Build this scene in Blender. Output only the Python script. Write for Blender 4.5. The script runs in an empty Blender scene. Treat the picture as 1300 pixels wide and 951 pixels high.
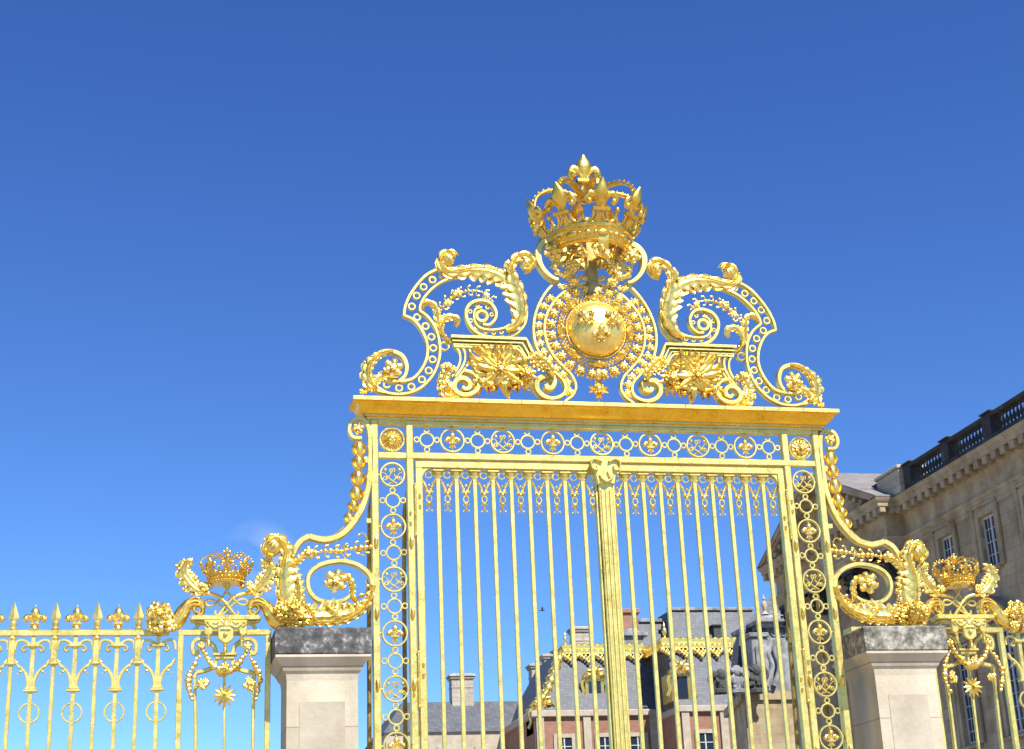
import bpy, math, random
from mathutils import Vector, Matrix
rnd = random.Random(7)
PI = math.pi
scene = bpy.context.scene
col = scene.collection

# ------------------------------------------------------------------ camera numbers (fitted to the photograph)
CAM = Vector((-5.0659, -17.4961, 1.65))
FPX = 2030.04
CR = Vector((0.97684926, -0.21001154, -0.04075144))
CU = Vector((-0.03545612, -0.34679256, 0.93727146))
CW = Vector((0.21097012, 0.91412804, 0.34621025))
def _ray(px, py): return CW + CR*((px-650)/FPX) - CU*((py-430.5)/FPX)
def at(px, py, Y=0.0):
    """survey helper: where a sight line meets the vertical plane y = Y (real place, real size)"""
    d = _ray(px, py); return CAM + d*((Y-CAM.y)/d.y)
def atX(px, py, X):
    d = _ray(px, py); return CAM + d*((X-CAM.x)/d.x)
def T(ox, oy, s, pts, Y=0.0):
    out = []
    for p in pts:
        v = at(ox+p[0]/s, oy+p[1]/s, Y); out.append((v.x, v.z))
    return out
ZA = lambda pts, Y=0.0: T(440, 300, 4.323, pts, Y)      # left part of the crest
ZB = lambda pts, Y=0.0: T(640, 180, 5.595, pts, Y)      # crown
ZC = lambda pts, Y=0.0: T(660, 340, 5.285, pts, Y)      # shield
ZD = lambda pts, Y=0.0: T(180, 520, 2.78, pts, Y)       # tall bracket
ZE = lambda pts, Y=0.0: T(330, 660, 4.706, pts, Y)      # bracket scroll
ZF = lambda pts, Y=0.0: T(180, 680, 5.225, pts, Y)      # fence emblem
ZG = lambda pts, Y=0.0: T(220, 760, 9.286, pts, Y)      # lambrequin
ZH = lambda pts, Y=0.0: T(0, 640, 3.611, pts, Y)        # fence

# ------------------------------------------------------------------ materials
MATS = {}
def newmat(name):
    m = bpy.data.materials.new(name); m.use_nodes = True
    nt = m.node_tree; b = nt.nodes['Principled BSDF']; MATS[name] = m
    return m, nt, b
def N(nt, t, **kw):
    n = nt.nodes.new(t)
    for k, v in kw.items():
        if k in n.inputs: n.inputs[k].default_value = v
        else: setattr(n, k, v)
    return n
def ramp(nt, fac, stops):
    r = nt.nodes.new('ShaderNodeValToRGB'); e = r.color_ramp.elements
    e[0].position, e[0].color = stops[0][0], (*stops[0][1], 1)
    e[1].position, e[1].color = stops[-1][0], (*stops[-1][1], 1)
    for p, c in stops[1:-1]:
        q = e.new(p); q.color = (*c, 1)
    nt.links.new(fac, r.inputs[0]); return r.outputs[0]
def noise(nt, scale, detail=5, rough=.6, vec=None):
    n = N(nt, 'ShaderNodeTexNoise'); n.inputs['Scale'].default_value = scale
    n.inputs['Detail'].default_value = detail; n.inputs['Roughness'].default_value = rough
    if vec is None:
        g = nt.nodes.new('ShaderNodeNewGeometry'); vec = g.outputs['Position']
    nt.links.new(vec, n.inputs['Vector']); return n.outputs['Fac']
def bump(nt, b, h, strength, dist=.02):
    bp = N(nt, 'ShaderNodeBump'); bp.inputs['Strength'].default_value = strength; bp.inputs['Distance'].default_value = dist
    nt.links.new(h, bp.inputs['Height']); nt.links.new(bp.outputs[0], b.inputs['Normal'])
def gold(name, c0, c1, r0, r1, metal, sc, bs):
    m, nt, b = newmat(name)
    ad = N(nt, 'ShaderNodeMath', operation='ADD'); nt.links.new(noise(nt, sc, 6), ad.inputs[0]); nt.links.new(noise(nt, sc*7, 4, .7), ad.inputs[1])
    hf = N(nt, 'ShaderNodeMath', operation='MULTIPLY'); nt.links.new(ad.outputs[0], hf.inputs[0]); hf.inputs[1].default_value = .5
    worn = tuple(v*.72 for v in c0)
    nt.links.new(ramp(nt, hf.outputs[0], [(.36, worn), (.43, c0), (.60, c1)]), b.inputs['Base Color'])
    n2 = noise(nt, sc*2.3, 4)
    mr = N(nt, 'ShaderNodeMapRange'); mr.inputs['From Min'].default_value = .3; mr.inputs['From Max'].default_value = .7
    mr.inputs['To Min'].default_value = r0; mr.inputs['To Max'].default_value = r1
    nt.links.new(n2, mr.inputs['Value']); nt.links.new(mr.outputs[0], b.inputs['Roughness'])
    b.inputs['Metallic'].default_value = metal
    bump(nt, b, noise(nt, 45, 5), bs, .006)
    return m
gold('gilded_iron', (.66, .53, .145), (.82, .685, .235), .34, .52, .75, 6, .2)
gold('gold_leaf', (.84, .565, .11), (.97, .76, .26), .22, .42, .93, 11, .22)
gold('deep_gold', (.74, .45, .06), (.90, .64, .16), .24, .42, .92, 12, .2)
gold('polished_gold', (.86, .63, .16), (.97, .77, .27), .38, .46, .85, 4, .05)
gold('cornice_gold', (.88, .47, .03), (.98, .60, .07), .30, .5, .92, 5, .15)  # warm reflection of the ground on the underside put into the orange base
gold('dark_gold', (.28, .20, .06), (.5, .38, .14), .4, .6, .7, 8, .3)  # darker gold; on the crown post it stands for the crown's shade

def stone(name, cols, sc, brick=None, bs=.5, drip=None):
    m, nt, b = newmat(name)
    n = noise(nt, sc, 8, .68)
    c = ramp(nt, n, cols)
    g = nt.nodes.new('ShaderNodeNewGeometry')
    if brick:
        axes, bw, bh, mort = brick
        sx = N(nt, 'ShaderNodeSeparateXYZ'); nt.links.new(g.outputs['Position'], sx.inputs[0])
        cx = N(nt, 'ShaderNodeCombineXYZ'); nt.links.new(sx.outputs[axes[0]], cx.inputs[0]); nt.links.new(sx.outputs[axes[1]], cx.inputs[1])
        br = N(nt, 'ShaderNodeTexBrick'); br.inputs['Scale'].default_value = 1
        br.inputs['Brick Width'].default_value = bw; br.inputs['Row Height'].default_value = bh
        br.inputs['Mortar Size'].default_value = mort; br.inputs['Mortar Smooth'].default_value = .3
        br.inputs['Color1'].default_value = (1, 1, 1, 1); br.inputs['Color2'].default_value = (.78, .76, .74, 1); br.inputs['Mortar'].default_value = (.42, .4, .38, 1)
        nt.links.new(cx.outputs[0], br.inputs['Vector'])
        mx = N(nt, 'ShaderNodeMix', data_type='RGBA', blend_type='MULTIPLY'); mx.inputs[0].default_value = .75
        nt.links.new(c, mx.inputs[6]); nt.links.new(br.outputs['Color'], mx.inputs[7]); c = mx.outputs[2]
    if drip:                       # rain streaks: noise stretched downwards
        mp = N(nt, 'ShaderNodeMapping'); mp.inputs['Scale'].default_value = (drip[0], drip[0], drip[1])
        nt.links.new(g.outputs['Position'], mp.inputs[0])
        n2 = noise(nt, 1, 6, .6, mp.outputs[0])
        d = ramp(nt, n2, [(.42, (.45, .42, .4)), (.62, (1, 1, 1))])
        mx = N(nt, 'ShaderNodeMix', data_type='RGBA', blend_type='MULTIPLY'); mx.inputs[0].default_value = drip[2]
        nt.links.new(c, mx.inputs[6]); nt.links.new(d, mx.inputs[7]); c = mx.outputs[2]
    nt.links.new(c, b.inputs['Base Color']); b.inputs['Roughness'].default_value = .88
    bump(nt, b, noise(nt, sc*4, 6, .7), bs, .02)
    return m
stone('pier_stone', [(.3, (.53, .455, .325)), (.7, (.69, .61, .465))], 2.2, brick=((0, 2), 4.0, .62, .007), drip=(2.2, .4, .35))
stone('pier_cap_dark', [(.36, (.05, .05, .05)), (.5, (.11, .11, .108)), (.57, (.18, .18, .17)), (.66, (.5, .49, .45))], 11, drip=(3, .8, .5))
stone('pier_cap_light', [(.36, (.09, .085, .07)), (.5, (.27, .25, .2)), (.62, (.55, .51, .42))], 11, drip=(3, .8, .5))
stone('wing_stone', [(.34, (.33, .22, .11)), (.47, (.43, .335, .20)), (.62, (.52, .425, .275)), (.72, (.38, .33, .24))], .7, brick=((1, 2), 1.25, .52, .012), drip=(.9, .15, .35))
stone('wing_trim', [(.3, (.29, .19, .09)), (.5, (.42, .33, .20)), (.7, (.50, .42, .28))], 1.1, drip=(1.2, .2, .4))
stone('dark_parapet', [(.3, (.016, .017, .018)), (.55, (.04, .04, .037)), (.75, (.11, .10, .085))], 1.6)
stone('pale_block', [(.3, (.38, .33, .24)), (.6, (.52, .46, .34)), (.75, (.28, .26, .22))], 3, brick=((0, 2), .8, .4, .02))
stone('window_stone', [(.3, (.34, .28, .2)), (.7, (.5, .44, .34))], 1.6)
stone('lead_grey', [(.35, (.16, .17, .18)), (.55, (.32, .33, .34)), (.7, (.46, .46, .45))], 1.3, drip=(2, .5, .6))
stone('lead_flat', [(.3, (.13, .12, .115)), (.7, (.26, .24, .22))], 1.2)
stone('chimney_stone', [(.3, (.34, .30, .24)), (.7, (.52, .47, .38))], 1.5, brick=((0, 2), 1.0, .35, .02))
stone('red_brick', [(.3, (.30, .14, .09)), (.7, (.42, .23, .15))], 1.5, brick=((0, 2), .24, .075, .012))
stone('dark_bronze', [(.3, (.02, .022, .022)), (.7, (.09, .10, .09))], 5)
stone('court_paving', [(.3, (.30, .27, .22)), (.7, (.42, .38, .31))], .8, brick=((0, 1), .2, .14, .012))
def slate():
    m, nt, b = newmat('roof_slate')
    g = nt.nodes.new('ShaderNodeNewGeometry'); sx = N(nt, 'ShaderNodeSeparateXYZ'); nt.links.new(g.outputs['Position'], sx.inputs[0])
    ad = N(nt, 'ShaderNodeMath', operation='ADD'); nt.links.new(sx.outputs[0], ad.inputs[0]); nt.links.new(sx.outputs[1], ad.inputs[1])
    cx = N(nt, 'ShaderNodeCombineXYZ'); nt.links.new(ad.outputs[0], cx.inputs[0]); nt.links.new(sx.outputs[2], cx.inputs[1])
    br = N(nt, 'ShaderNodeTexBrick'); br.inputs['Scale'].default_value = 1; br.inputs['Brick Width'].default_value = .35; br.inputs['Row Height'].default_value = .22
    br.inputs['Mortar Size'].default_value = .018; br.inputs['Color1'].default_value = (.066, .073, .086, 1); br.inputs['Color2'].default_value = (.115, .124, .142, 1); br.inputs['Mortar'].default_value = (.05, .055, .065, 1)
    nt.links.new(cx.outputs[0], br.inputs['Vector'])
    mx = N(nt, 'ShaderNodeMix', data_type='RGBA', blend_type='MULTIPLY'); mx.inputs[0].default_value = .5
    nt.links.new(br.outputs['Color'], mx.inputs[6]); nt.links.new(ramp(nt, noise(nt, .6), [(.35, (.6, .6, .6)), (.7, (1, 1, 1))]), mx.inputs[7])
    nt.links.new(mx.outputs[2], b.inputs['Base Color']); b.inputs['Roughness'].default_value = .6
slate()
m, nt, b = newmat('window_glass'); b.inputs['Base Color'].default_value = (.02, .03, .05, 1); b.inputs['Roughness'].default_value = .08
bump(nt, b, noise(nt, 1.2, 2), .25, .05)
m, nt, b = newmat('window_paint'); b.inputs['Roughness'].default_value = .6
nt.links.new(ramp(nt, noise(nt, 6), [(.3, (.42, .43, .42)), (.7, (.55, .56, .54))]), b.inputs['Base Color'])
m, nt, b = newmat('bird_feather'); b.inputs['Roughness'].default_value = .9
nt.links.new(ramp(nt, noise(nt, 20), [(.3, (.02, .02, .02)), (.7, (.05, .05, .05))]), b.inputs['Base Color'])

# ------------------------------------------------------------------ mesh builder
def smooth(pts, n=6, closed=False):
    out = []; L = len(pts); dim = len(pts[0])
    rng = range(L) if closed else range(L-1)
    for i in rng:
        if closed: p = [pts[(i+k) % L] for k in (-1, 0, 1, 2)]
        else: p = [pts[max(0, i-1)], pts[i], pts[i+1], pts[min(L-1, i+2)]]
        for k in range(n):
            t = k/n
            out.append(tuple(.5*((2*p[1][d]) + (-p[0][d]+p[2][d])*t + (2*p[0][d]-5*p[1][d]+4*p[2][d]-p[3][d])*t*t + (-p[0][d]+3*p[1][d]-3*p[2][d]+p[3][d])*t**3) for d in range(dim)))
    if not closed: out.append(tuple(pts[-1]))
    return out
def resample(pts, n):
    d = [0]
    for a, b in zip(pts, pts[1:]): d.append(d[-1]+math.dist(a, b))
    out = []; j = 0
    for i in range(n+1):
        s = d[-1]*i/n
        while j < len(d)-2 and d[j+1] < s: j += 1
        f = (s-d[j])/max(1e-9, d[j+1]-d[j]); f = min(1, max(0, f))
        out.append(tuple(pts[j][k]+(pts[j+1][k]-pts[j][k])*f for k in range(len(pts[0]))))
    return out
def length(pts): return sum(math.dist(a, b) for a, b in zip(pts, pts[1:]))
def piece(vals):
    """interpolate a list of values over t in 0..1"""
    def f(t):
        x = t*(len(vals)-1); i = min(int(x), len(vals)-2); u = x-i; u = u*u*(3-2*u)
        return vals[i]*(1-u)+vals[i+1]*u
    return f
class MB:
    def __init__(s): s.v = []; s.f = []; s.M = Matrix.Identity(4)
    def add(s, vs, fs):
        o = len(s.v); s.v += [tuple(s.M @ Vector(v)) for v in vs]; s.f += [tuple(i+o for i in f) for f in fs]
    def box(s, x0, x1, y0, y1, z0, z1, c=0.0):
        if c <= 0:
            s.add([(x0,y0,z0),(x1,y0,z0),(x1,y1,z0),(x0,y1,z0),(x0,y0,z1),(x1,y0,z1),(x1,y1,z1),(x0,y1,z1)],
                  [(0,3,2,1),(4,5,6,7),(0,1,5,4),(1,2,6,5),(2,3,7,6),(3,0,4,7)]); return
        # chamfered box: rings along z
        def ring(i, z): return [(x0+c+i,y0+i,z),(x1-c-i,y0+i,z),(x1-i,y0+c+i,z),(x1-i,y1-c-i,z),(x1-c-i,y1-i,z),(x0+c+i,y1-i,z),(x0+i,y1-c-i,z),(x0+i,y0+c+i,z)]
        vs = ring(c*.9, z0)+ring(0, z0+c)+ring(0, z1-c)+ring(c*.9, z1)
        fs = [tuple(range(7, -1, -1)), tuple(range(24, 32))]
        for k in range(3):
            for i in range(8): j = (i+1) % 8; fs.append((k*8+i, k*8+j, k*8+8+j, k*8+8+i))
        s.add(vs, fs)
    def ball(s, c, r, su=10, sv=7):
        if not hasattr(r, '__len__'): r = (r, r, r)
        vs = [(c[0], c[1], c[2]+r[2])]; fs = []
        for j in range(1, sv):
            a = PI*j/sv
            for i in range(su):
                b = 2*PI*i/su; vs.append((c[0]+r[0]*math.sin(a)*math.cos(b), c[1]+r[1]*math.sin(a)*math.sin(b), c[2]+r[2]*math.cos(a)))
        vs.append((c[0], c[1], c[2]-r[2])); L = len(vs)-1
        for i in range(su):
            k = (i+1) % su
            fs.append((0, 1+i, 1+k)); fs.append((L, L-su+k, L-su+i))
            for j in range(sv-2): a = 1+j*su; fs.append((a+i, a+su+i, a+su+k, a+k))
        s.add(vs, fs)
    def lathe(s, c, prof, su=20, closed=False, seg=(0, 2*PI)):
        n = len(prof); vs = []; fs = []
        for i in range(su):
            b = seg[0]+(seg[1]-seg[0])*i/su
            for r, h in prof: vs.append((c[0]+r*math.cos(b), c[1]+r*math.sin(b), c[2]+h))
        for i in range(su):
            k = (i+1) % su
            for j in range(n if closed else n-1):
                l = (j+1) % n; fs.append((i*n+j, k*n+j, k*n+l, i*n+l))
        if not closed:
            fs.append(tuple(i*n for i in range(su-1, -1, -1))); fs.append(tuple(i*n+n-1 for i in range(su)))
        s.add(vs, fs)
    def sweep(s, path, w, d, kind='rect', closed=False, y=0.0):
        """path of (x,z) or (x,y,z); w in-plane width and d depth: numbers or functions of t"""
        P = [Vector((p[0], y, p[1])) if len(p) == 2 else Vector(p) for p in path]
        if kind == 'rect':
            prof = [(-.5,-.36),(-.36,-.5),(.36,-.5),(.5,-.36),(.5,.36),(.36,.5),(-.36,.5),(-.5,.36)]
        elif kind == 'ridge':
            prof = [(-.5,.0),(-.35,-.18),(-.14,-.28),(0,-.5),(.14,-.28),(.35,-.18),(.5,0),(.4,.3),(-.4,.3)]
        elif kind == 'rope':
            prof = [(.5*math.cos(a*PI/4), .5*math.sin(a*PI/4)) for a in range(8)]
        else:
            prof = [(.5*math.cos(a*PI/5), .5*math.sin(a*PI/5)) for a in range(10)]
        n = len(prof); L = len(P); vs = []; fs = []
        for i, p in enumerate(P):
            if closed: a = P[i-1]; b = P[(i+1) % L]
            else: a = P[max(0, i-1)]; b = P[min(L-1, i+1)]
            t = (b-a); t.normalize()
            nn = t.cross(Vector((0, 1, 0)))
            if nn.length < 1e-4: nn = Vector((1, 0, 0))
            nn.normalize(); bb = nn.cross(t); bb.normalize()
            k = 1.0
            if 0 < i < L-1 or closed:
                e = (p-a).normalized() if (p-a).length > 1e-9 else t
                k = 1/max(.65, abs(e.dot(t)))
            tt = i/max(1, L-1)
            ww = w(tt) if callable(w) else w; dd = d(tt) if callable(d) else d
            for (u, v) in prof: vs.append(tuple(p+nn*(u*ww*k)+bb*(-v*dd)*-1 if False else p+nn*(u*ww*k)+Vector((0, 1, 0)).lerp(bb*(1 if bb.y > 0 else -1), 1)*(v*dd)))
        R = L if closed else L-1
        for i in range(R):
            k = (i+1) % L
            for j in range(n): l = (j+1) % n; fs.append((i*n+j, i*n+l, k*n+l, k*n+j))
        if not closed: fs.append(tuple(range(n-1, -1, -1))); fs.append(tuple((L-1)*n+j for j in range(n)))
        s.add(vs, fs)
    def ring(s, cx, cz, r, w, d, y=0.0, seg=28, kind='rect', sq=1.0):
        s.sweep([(cx+r*math.cos(-2*PI*i/seg), cz+sq*r*math.sin(-2*PI*i/seg)) for i in range(seg)], w, d, kind, True, y)
    def prism(s, out, y0, y1, c=.008):
        """outline of (x,z) between y0 (front) and y1, with a small chamfer on the front"""
        n = len(out); cx = sum(p[0] for p in out)/n; cz = sum(p[1] for p in out)/n
        def off(k):
            r = []
            for i in range(n):
                a = Vector(out[i-1]); b = Vector(out[i]); e = Vector(out[(i+1) % n])
                d1 = (b-a).normalized(); d2 = (e-b).normalized(); m_ = (d1+d2)
                if m_.length < 1e-6: m_ = d1
                m_.normalize(); nr = Vector((m_.y, -m_.x))
                area_sign = s._sg
                r.append((b.x-nr.x*k*area_sign, b.y-nr.y*k*area_sign))
            return r
        A = sum(out[i-1][0]*out[i][1]-out[i][0]*out[i-1][1] for i in range(n)); s._sg = 1 if A > 0 else -1
        rings = [(off(c), y0), (out, y0+c), (out, y1)]
        vs = [(p[0], y, p[1]) for r, y in rings for p in r]; fs = []
        fwd = list(range(n)); fs.append(tuple(fwd if s._sg > 0 else fwd[::-1])); bk = [2*n+i for i in range(n)]; fs.append(tuple(bk[::-1] if s._sg > 0 else bk))
        for k in range(2):
            for i in range(n):
                j = (i+1) % n; q = (k*n+i, k*n+n+i, k*n+n+j, k*n+j); fs.append(q if s._sg > 0 else q[::-1])
        s.add(vs, fs)
    def leaf(s, path, wl, wr, y0=0.0, lobes=7, bulge=.05, n=70, nubs=True, thick=.02, sharp=.42, ylift=None):
        """acanthus leaf along a spine of (x,z): wl / wr half widths left and right of the way it grows; overlapping tongues"""
        n = max(n, lobes*8); P = resample(smooth(path, 8), n); vs = []; M_ = 12
        js = [-1+2*k/M_ for k in range(M_+1)]; nb = []
        for i, p in enumerate(P):
            a = P[max(0, i-1)]; b = P[min(n, i+1)]; tx, tz = b[0]-a[0], b[1]-a[1]; l = math.hypot(tx, tz) or 1; tx /= l; tz /= l
            nx, nz = -tz, tx; t = i/n; yl = ylift(t) if ylift else 0
            for j in js:
                aj = abs(j); w_ = wr(t) if j < 0 else wl(t); sg = -1 if j < 0 else 1
                ph = (lobes*t-.30*aj) % 1.0; q = math.sin(PI*ph)**.7 if 0 < ph < 1 else 0
                small = min(1, w_/.06)
                e = 1-(1-sharp)*(1-q)*small; k = 1.12*(1+(e-1)*aj**1.3)
                lean = .40*w_*aj*aj
                edge = max(0, aj-.35)/.65
                yy = y0+yl-bulge*(1-aj**2)-bulge*.50*q*edge*small+bulge*.13*math.cos(aj*PI*5)*min(1, w_/.04)
                vs.append((p[0]+nx*sg*w_*aj*k+tx*lean, yy, p[1]+nz*sg*w_*aj*k+tz*lean))
            if nubs and 0.06 < t < .95:
                for sg, wf, jj in ((-1, wr, 0), (1, wl, M_)):
                    ph = (lobes*t-.55) % 1.0
                    if wf(t) > .045 and abs(ph-.62) < .5*lobes/n+1e-6: nb.append((vs[-(M_+1)+jj], min(.016, wf(t)*.18)))
        m_ = M_+1; F = []
        for i in range(n):
            for j in range(M_): a = i*m_+j; F.append((a, a+1, a+m_+1, a+m_))
        o = len(vs); back = [(v[0], v[1]+thick+bulge*.3, v[2]) for v in vs]
        for i in range(n):
            for j in range(M_): a = o+i*m_+j; F.append((a, a+m_, a+m_+1, a+1))
        for i in range(n):
            a = i*m_; F.append((a, a+m_, o+a+m_, o+a)); a = i*m_+M_; F.append((a, o+a, o+a+m_, a+m_))
        for a0 in (0, n*m_):
            for j in range(M_):
                q = (a0+j, o+a0+j, o+a0+j+1, a0+j+1); F.append(q if a0 == 0 else q[::-1])
        s.add(vs+back, F)
        for c, r in nb: s.ball((c[0], c[1]-r*.2, c[2]), (r, r*.9, r), 7, 5)
    def shell(s, c, r, n=9, roll=0.0):
        """curled leaf tip: a fluted, slightly flattened bud"""
        M0 = s.M; s.M = M0 @ Matrix.Translation(c) @ Matrix.Rotation(roll, 4, 'Y') @ Matrix.Rotation(.35, 4, 'X')
        su, sv = n*4, 9; vs = [(0, 0, r)]; fs = []
        for j in range(1, sv):
            a = PI*j/sv
            for i in range(su):
                b = 2*PI*i/su; q = r*(1-.16*(abs(math.cos(b*n/2))**6)*math.sin(a)); vs.append((q*math.sin(a)*math.cos(b), q*.9*math.sin(a)*math.sin(b), r*math.cos(a)*1.05))
        vs.append((0, 0, -r)); L = len(vs)-1
        for i in range(su):
            k = (i+1) % su; fs.append((0, 1+i, 1+k)); fs.append((L, L-su+k, L-su+i))
            for j in range(sv-2): a = 1+j*su; fs.append((a+i, a+su+i, a+su+k, a+k))
        s.add(vs, fs); s.M = M0
    def floret(s, cx, cz, r, y=0.0, petals=6, core=.3, layers=1, depth=.35):
        for L in range(layers):
            rr = r*(1-.38*L); yy = y-r*.22*L
            for k in range(petals):
                a = 2*PI*(k+.5*L)/petals+.3
                M0 = s.M; s.M = M0 @ Matrix.Translation((cx, yy, cz)) @ Matrix.Rotation(-a, 4, 'Y')
                s.ball((rr*.56, 0, 0), (rr*.44, r*depth, rr*min(.6, 2.25/petals)), 8, 6)
                if r > .08: s.ball((rr*.86, -r*depth*.4, 0), (rr*.13, r*depth*.5, rr*.3), 6, 5)
                s.M = M0
        s.ball((cx, y-r*.3-r*.2*(layers-1), cz), (r*core, r*core*.8, r*core), 10, 7)
        for k in range(5):
            a = k*2*PI/5; s.ball((cx+r*core*.6*math.cos(a), y-r*.3-r*.2*(layers-1)-r*core*.6, cz+r*core*.6*math.sin(a)), r*core*.3, 6, 4)
    def star(s, cx, cz, r0, r1, n, y=0.0, d=.05, w=.03, a0=0, wob=0.0):
        for k in range(n):
            a = a0+2*PI*k/n; q = rnd.uniform(-wob, wob); r = r1*rnd.uniform(1-wob, 1+wob*.5)
            p = [(cx+r0*math.cos(a), cz+r0*math.sin(a)), (cx+(r0+r)*.5*math.cos(a+q*.5), cz+(r0+r)*.5*math.sin(a+q*.5)), (cx+r*math.cos(a+q), cz+r*math.sin(a+q))]
            s.sweep(smooth(p, 4), lambda t, w=w: max(.003, w*(math.sin(PI*min(1, .25+.75*t))**.8)), lambda t, d=d: max(.004, d*(1-t*.7)), 'ridge', False, y-rnd.uniform(0, d*.5))
    def cluster(s, cx, cz, rx, rz, n, y=0.0, br=.03, dy=.06):
        for k in range(n):
            a = rnd.uniform(0, 2*PI); q = math.sqrt(rnd.random())
            x = cx+rx*q*math.cos(a); z = cz+rz*q*math.sin(a); b_ = br*rnd.uniform(.6, 1.2)
            if k % 3: s.ball((x, y-dy*(1-q*q)*rnd.uniform(.6, 1.1), z), (b_, b_*.9, b_*rnd.uniform(.8, 1.1)), 7, 5)
            else: s.floret(x, z, b_*1.5, y-dy*(1-q*q), 5, .35)
    def garland(s, path, r0=.02, step=.045, y=0.0, vary=.3, wf=None, tube=.4, tufts=0):
        P = smooth(path, 8); L = length(P); n = max(3, int(L/step)); Q = resample(P, n)
        s.sweep(P, r0*tube*2, r0*tube*2, 'round', False, y)
        for i, p in enumerate(Q):
            f = (wf(i/n) if wf else 1)*rnd.uniform(1-vary, 1+vary)
            s.ball((p[0]+rnd.uniform(-.3, .3)*r0, y-r0*.3, p[1]+rnd.uniform(-.3, .3)*r0), (r0*f, r0*f, r0*f), 7, 5)
            if tufts and i % tufts == 0:
                for sg in (-1, 1):
                    a = Q[max(0, i-1)]; b = Q[min(n, i+1)]; tx, tz = b[0]-a[0], b[1]-a[1]; l = math.hypot(tx, tz) or 1; nx, nz = -tz/l*sg, tx/l*sg
                    c = [(p[0], p[1]), (p[0]+nx*r0*1.3-tx/l*r0*.3, p[1]+nz*r0*1.3-tz/l*r0*.3), (p[0]+nx*r0*2.3+tx/l*r0*.2, p[1]+nz*r0*2.3+tz/l*r0*.2), (p[0]+nx*r0*2.5+tx/l*r0*1.1, p[1]+nz*r0*2.5+tz/l*r0*1.1)]
                    s.sweep(smooth(c, 3), lambda t: r0*(1-.5*t), lambda t: r0*(1-.5*t), 'rope', False, y); s.ball((c[-1][0], y, c[-1][1]), r0*.6, 6, 5)
    def fleur(s, M, h=1.0, fat=1.0):
        """fleur-de-lis, base at origin, height h, local x right, z up, front -y"""
        M0 = s.M; s.M = M0 @ M @ Matrix.Scale(h, 4)
        c = [(0, .30+.7*i/14) for i in range(15)]
        wf = piece([.10, .12, .19, .31, .35, .29, .17, .05])
        s.sweep(c, lambda t: wf(t)*fat, lambda t: wf(t)*.66, 'round')
        for g in (-1, 1):
            p = smooth([(g*.05, .34), (g*.08, .46), (g*.16, .59), (g*.26, .645), (g*.345, .61), (g*.375, .53), (g*.33, .47)], 4)
            if g > 0: pass
            wq = piece([.06, .09, .12, .14, .13, .11]); s.sweep(p, lambda t: wq(t)*fat, lambda t: wq(t)*.9, 'round')
            s.ball((g*.32, -.03, .48), .07*fat, 8, 6)
            p = smooth([(g*.04, .30), (g*.07, .18), (g*.13, .09), (g*.18, .09)], 4); s.sweep(p, piece([.05, .08, .05]), .07, 'round')
        s.sweep([(-.22, .33), (.22, .33)], .09, .20, 'rect', False, -.01)
        s.sweep([(0, .30), (0, .12), (0, 0)], piece([.08, .16, .05]), piece([.08, .12, .04]), 'ridge')
        s.M = M0
    def build(s, name, mat, parent=None, mirror=False, angle=38):
        me = bpy.data.meshes.new(name)
        if mirror: me.from_pydata([(-v[0], v[1], v[2]) for v in s.v], [], [f[::-1] for f in s.f])
        else: me.from_pydata(s.v, [], s.f)
        me.materials.append(MATS[mat]); me.validate(); 
        me.set_sharp_from_angle(angle=math.radians(angle)) if hasattr(me, 'set_sharp_from_angle') else None
        me.shade_smooth() if False else [None]
        o = bpy.data.objects.new(name, me); col.objects.link(o); o.parent = parent
        return o
def tag(o, label=None, cat=None, group=None, kind=None):
    if label: o['label'] = label
    if cat: o['category'] = cat
    if group: o['group'] = group
    if kind: o['kind'] = kind
    return o
def empty(name, loc, label, cat, group=None):
    o = bpy.data.objects.new(name, None); col.objects.link(o); o.location = loc; o.empty_display_size = .3
    return tag(o, label, cat, group)
def inst(o, parent, loc=(0, 0, 0), rot=None, label=None):
    c = o.copy(); col.objects.link(c); c.parent = parent; c.location = loc
    if rot: c.rotation_euler = rot
    for ch in o.children: inst(ch, c, ch.location)
    return c
def both(mb, name, mat, parent): return mb.build(name, mat, parent), mb.build(name, mat, parent, True)

# ================================================================== the royal gate
gate = empty('palace_gate', (0, 0, 0), 'tall gilded double gate with crowned crest, between the two stone piers', 'gate')
ZT = 7.43                                         # cornice top
XC = 2.497                                        # post centre lines
# ---- posts: two rails each, running to the ground
for g in (-1, 1):
    p = MB()
    for a, b_ in ((g*(XC+.165), g*(XC+.246)), (g*(XC-.240), g*(XC-.160))):
        x0, x1 = min(a, b_), max(a, b_); p.box(x0, x1, -.05, .06, .02, 7.21, .008)
    for z in (6.755, 7.158): p.box(g*XC-.165, g*XC+.165, -.045, .045, z, z+.07, .006)
    p.box(g*XC-.165, g*XC+.165, -.045, .045, .12, .22, .006)
    p.build('post', 'gilded_iron', gate)
# back stays behind each post
for g in (-1, 1):
    p = MB()
    for dx in (-.21, .19):
        p.sweep([(g*XC+dx, .02, 6.45), (g*XC+dx-.03, .16, 6.2), (g*XC+dx-.03, .3, 5.4), (g*XC+dx-.03, .45, 3.0), (g*XC+dx-.03, .8, .05)], .05, .05, 'round')
    p.build('back_stay', 'dark_gold', gate)
# ---- frieze rails
f = MB()
f.box(-XC+.16, XC-.16, -.045, .05, 7.158, 7.209, .006)
f.box(-XC+.16, XC-.16, -.055, .05, 6.752, 6.828, .008)
f.build('frieze_rail', 'gilded_iron', gate)
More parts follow.
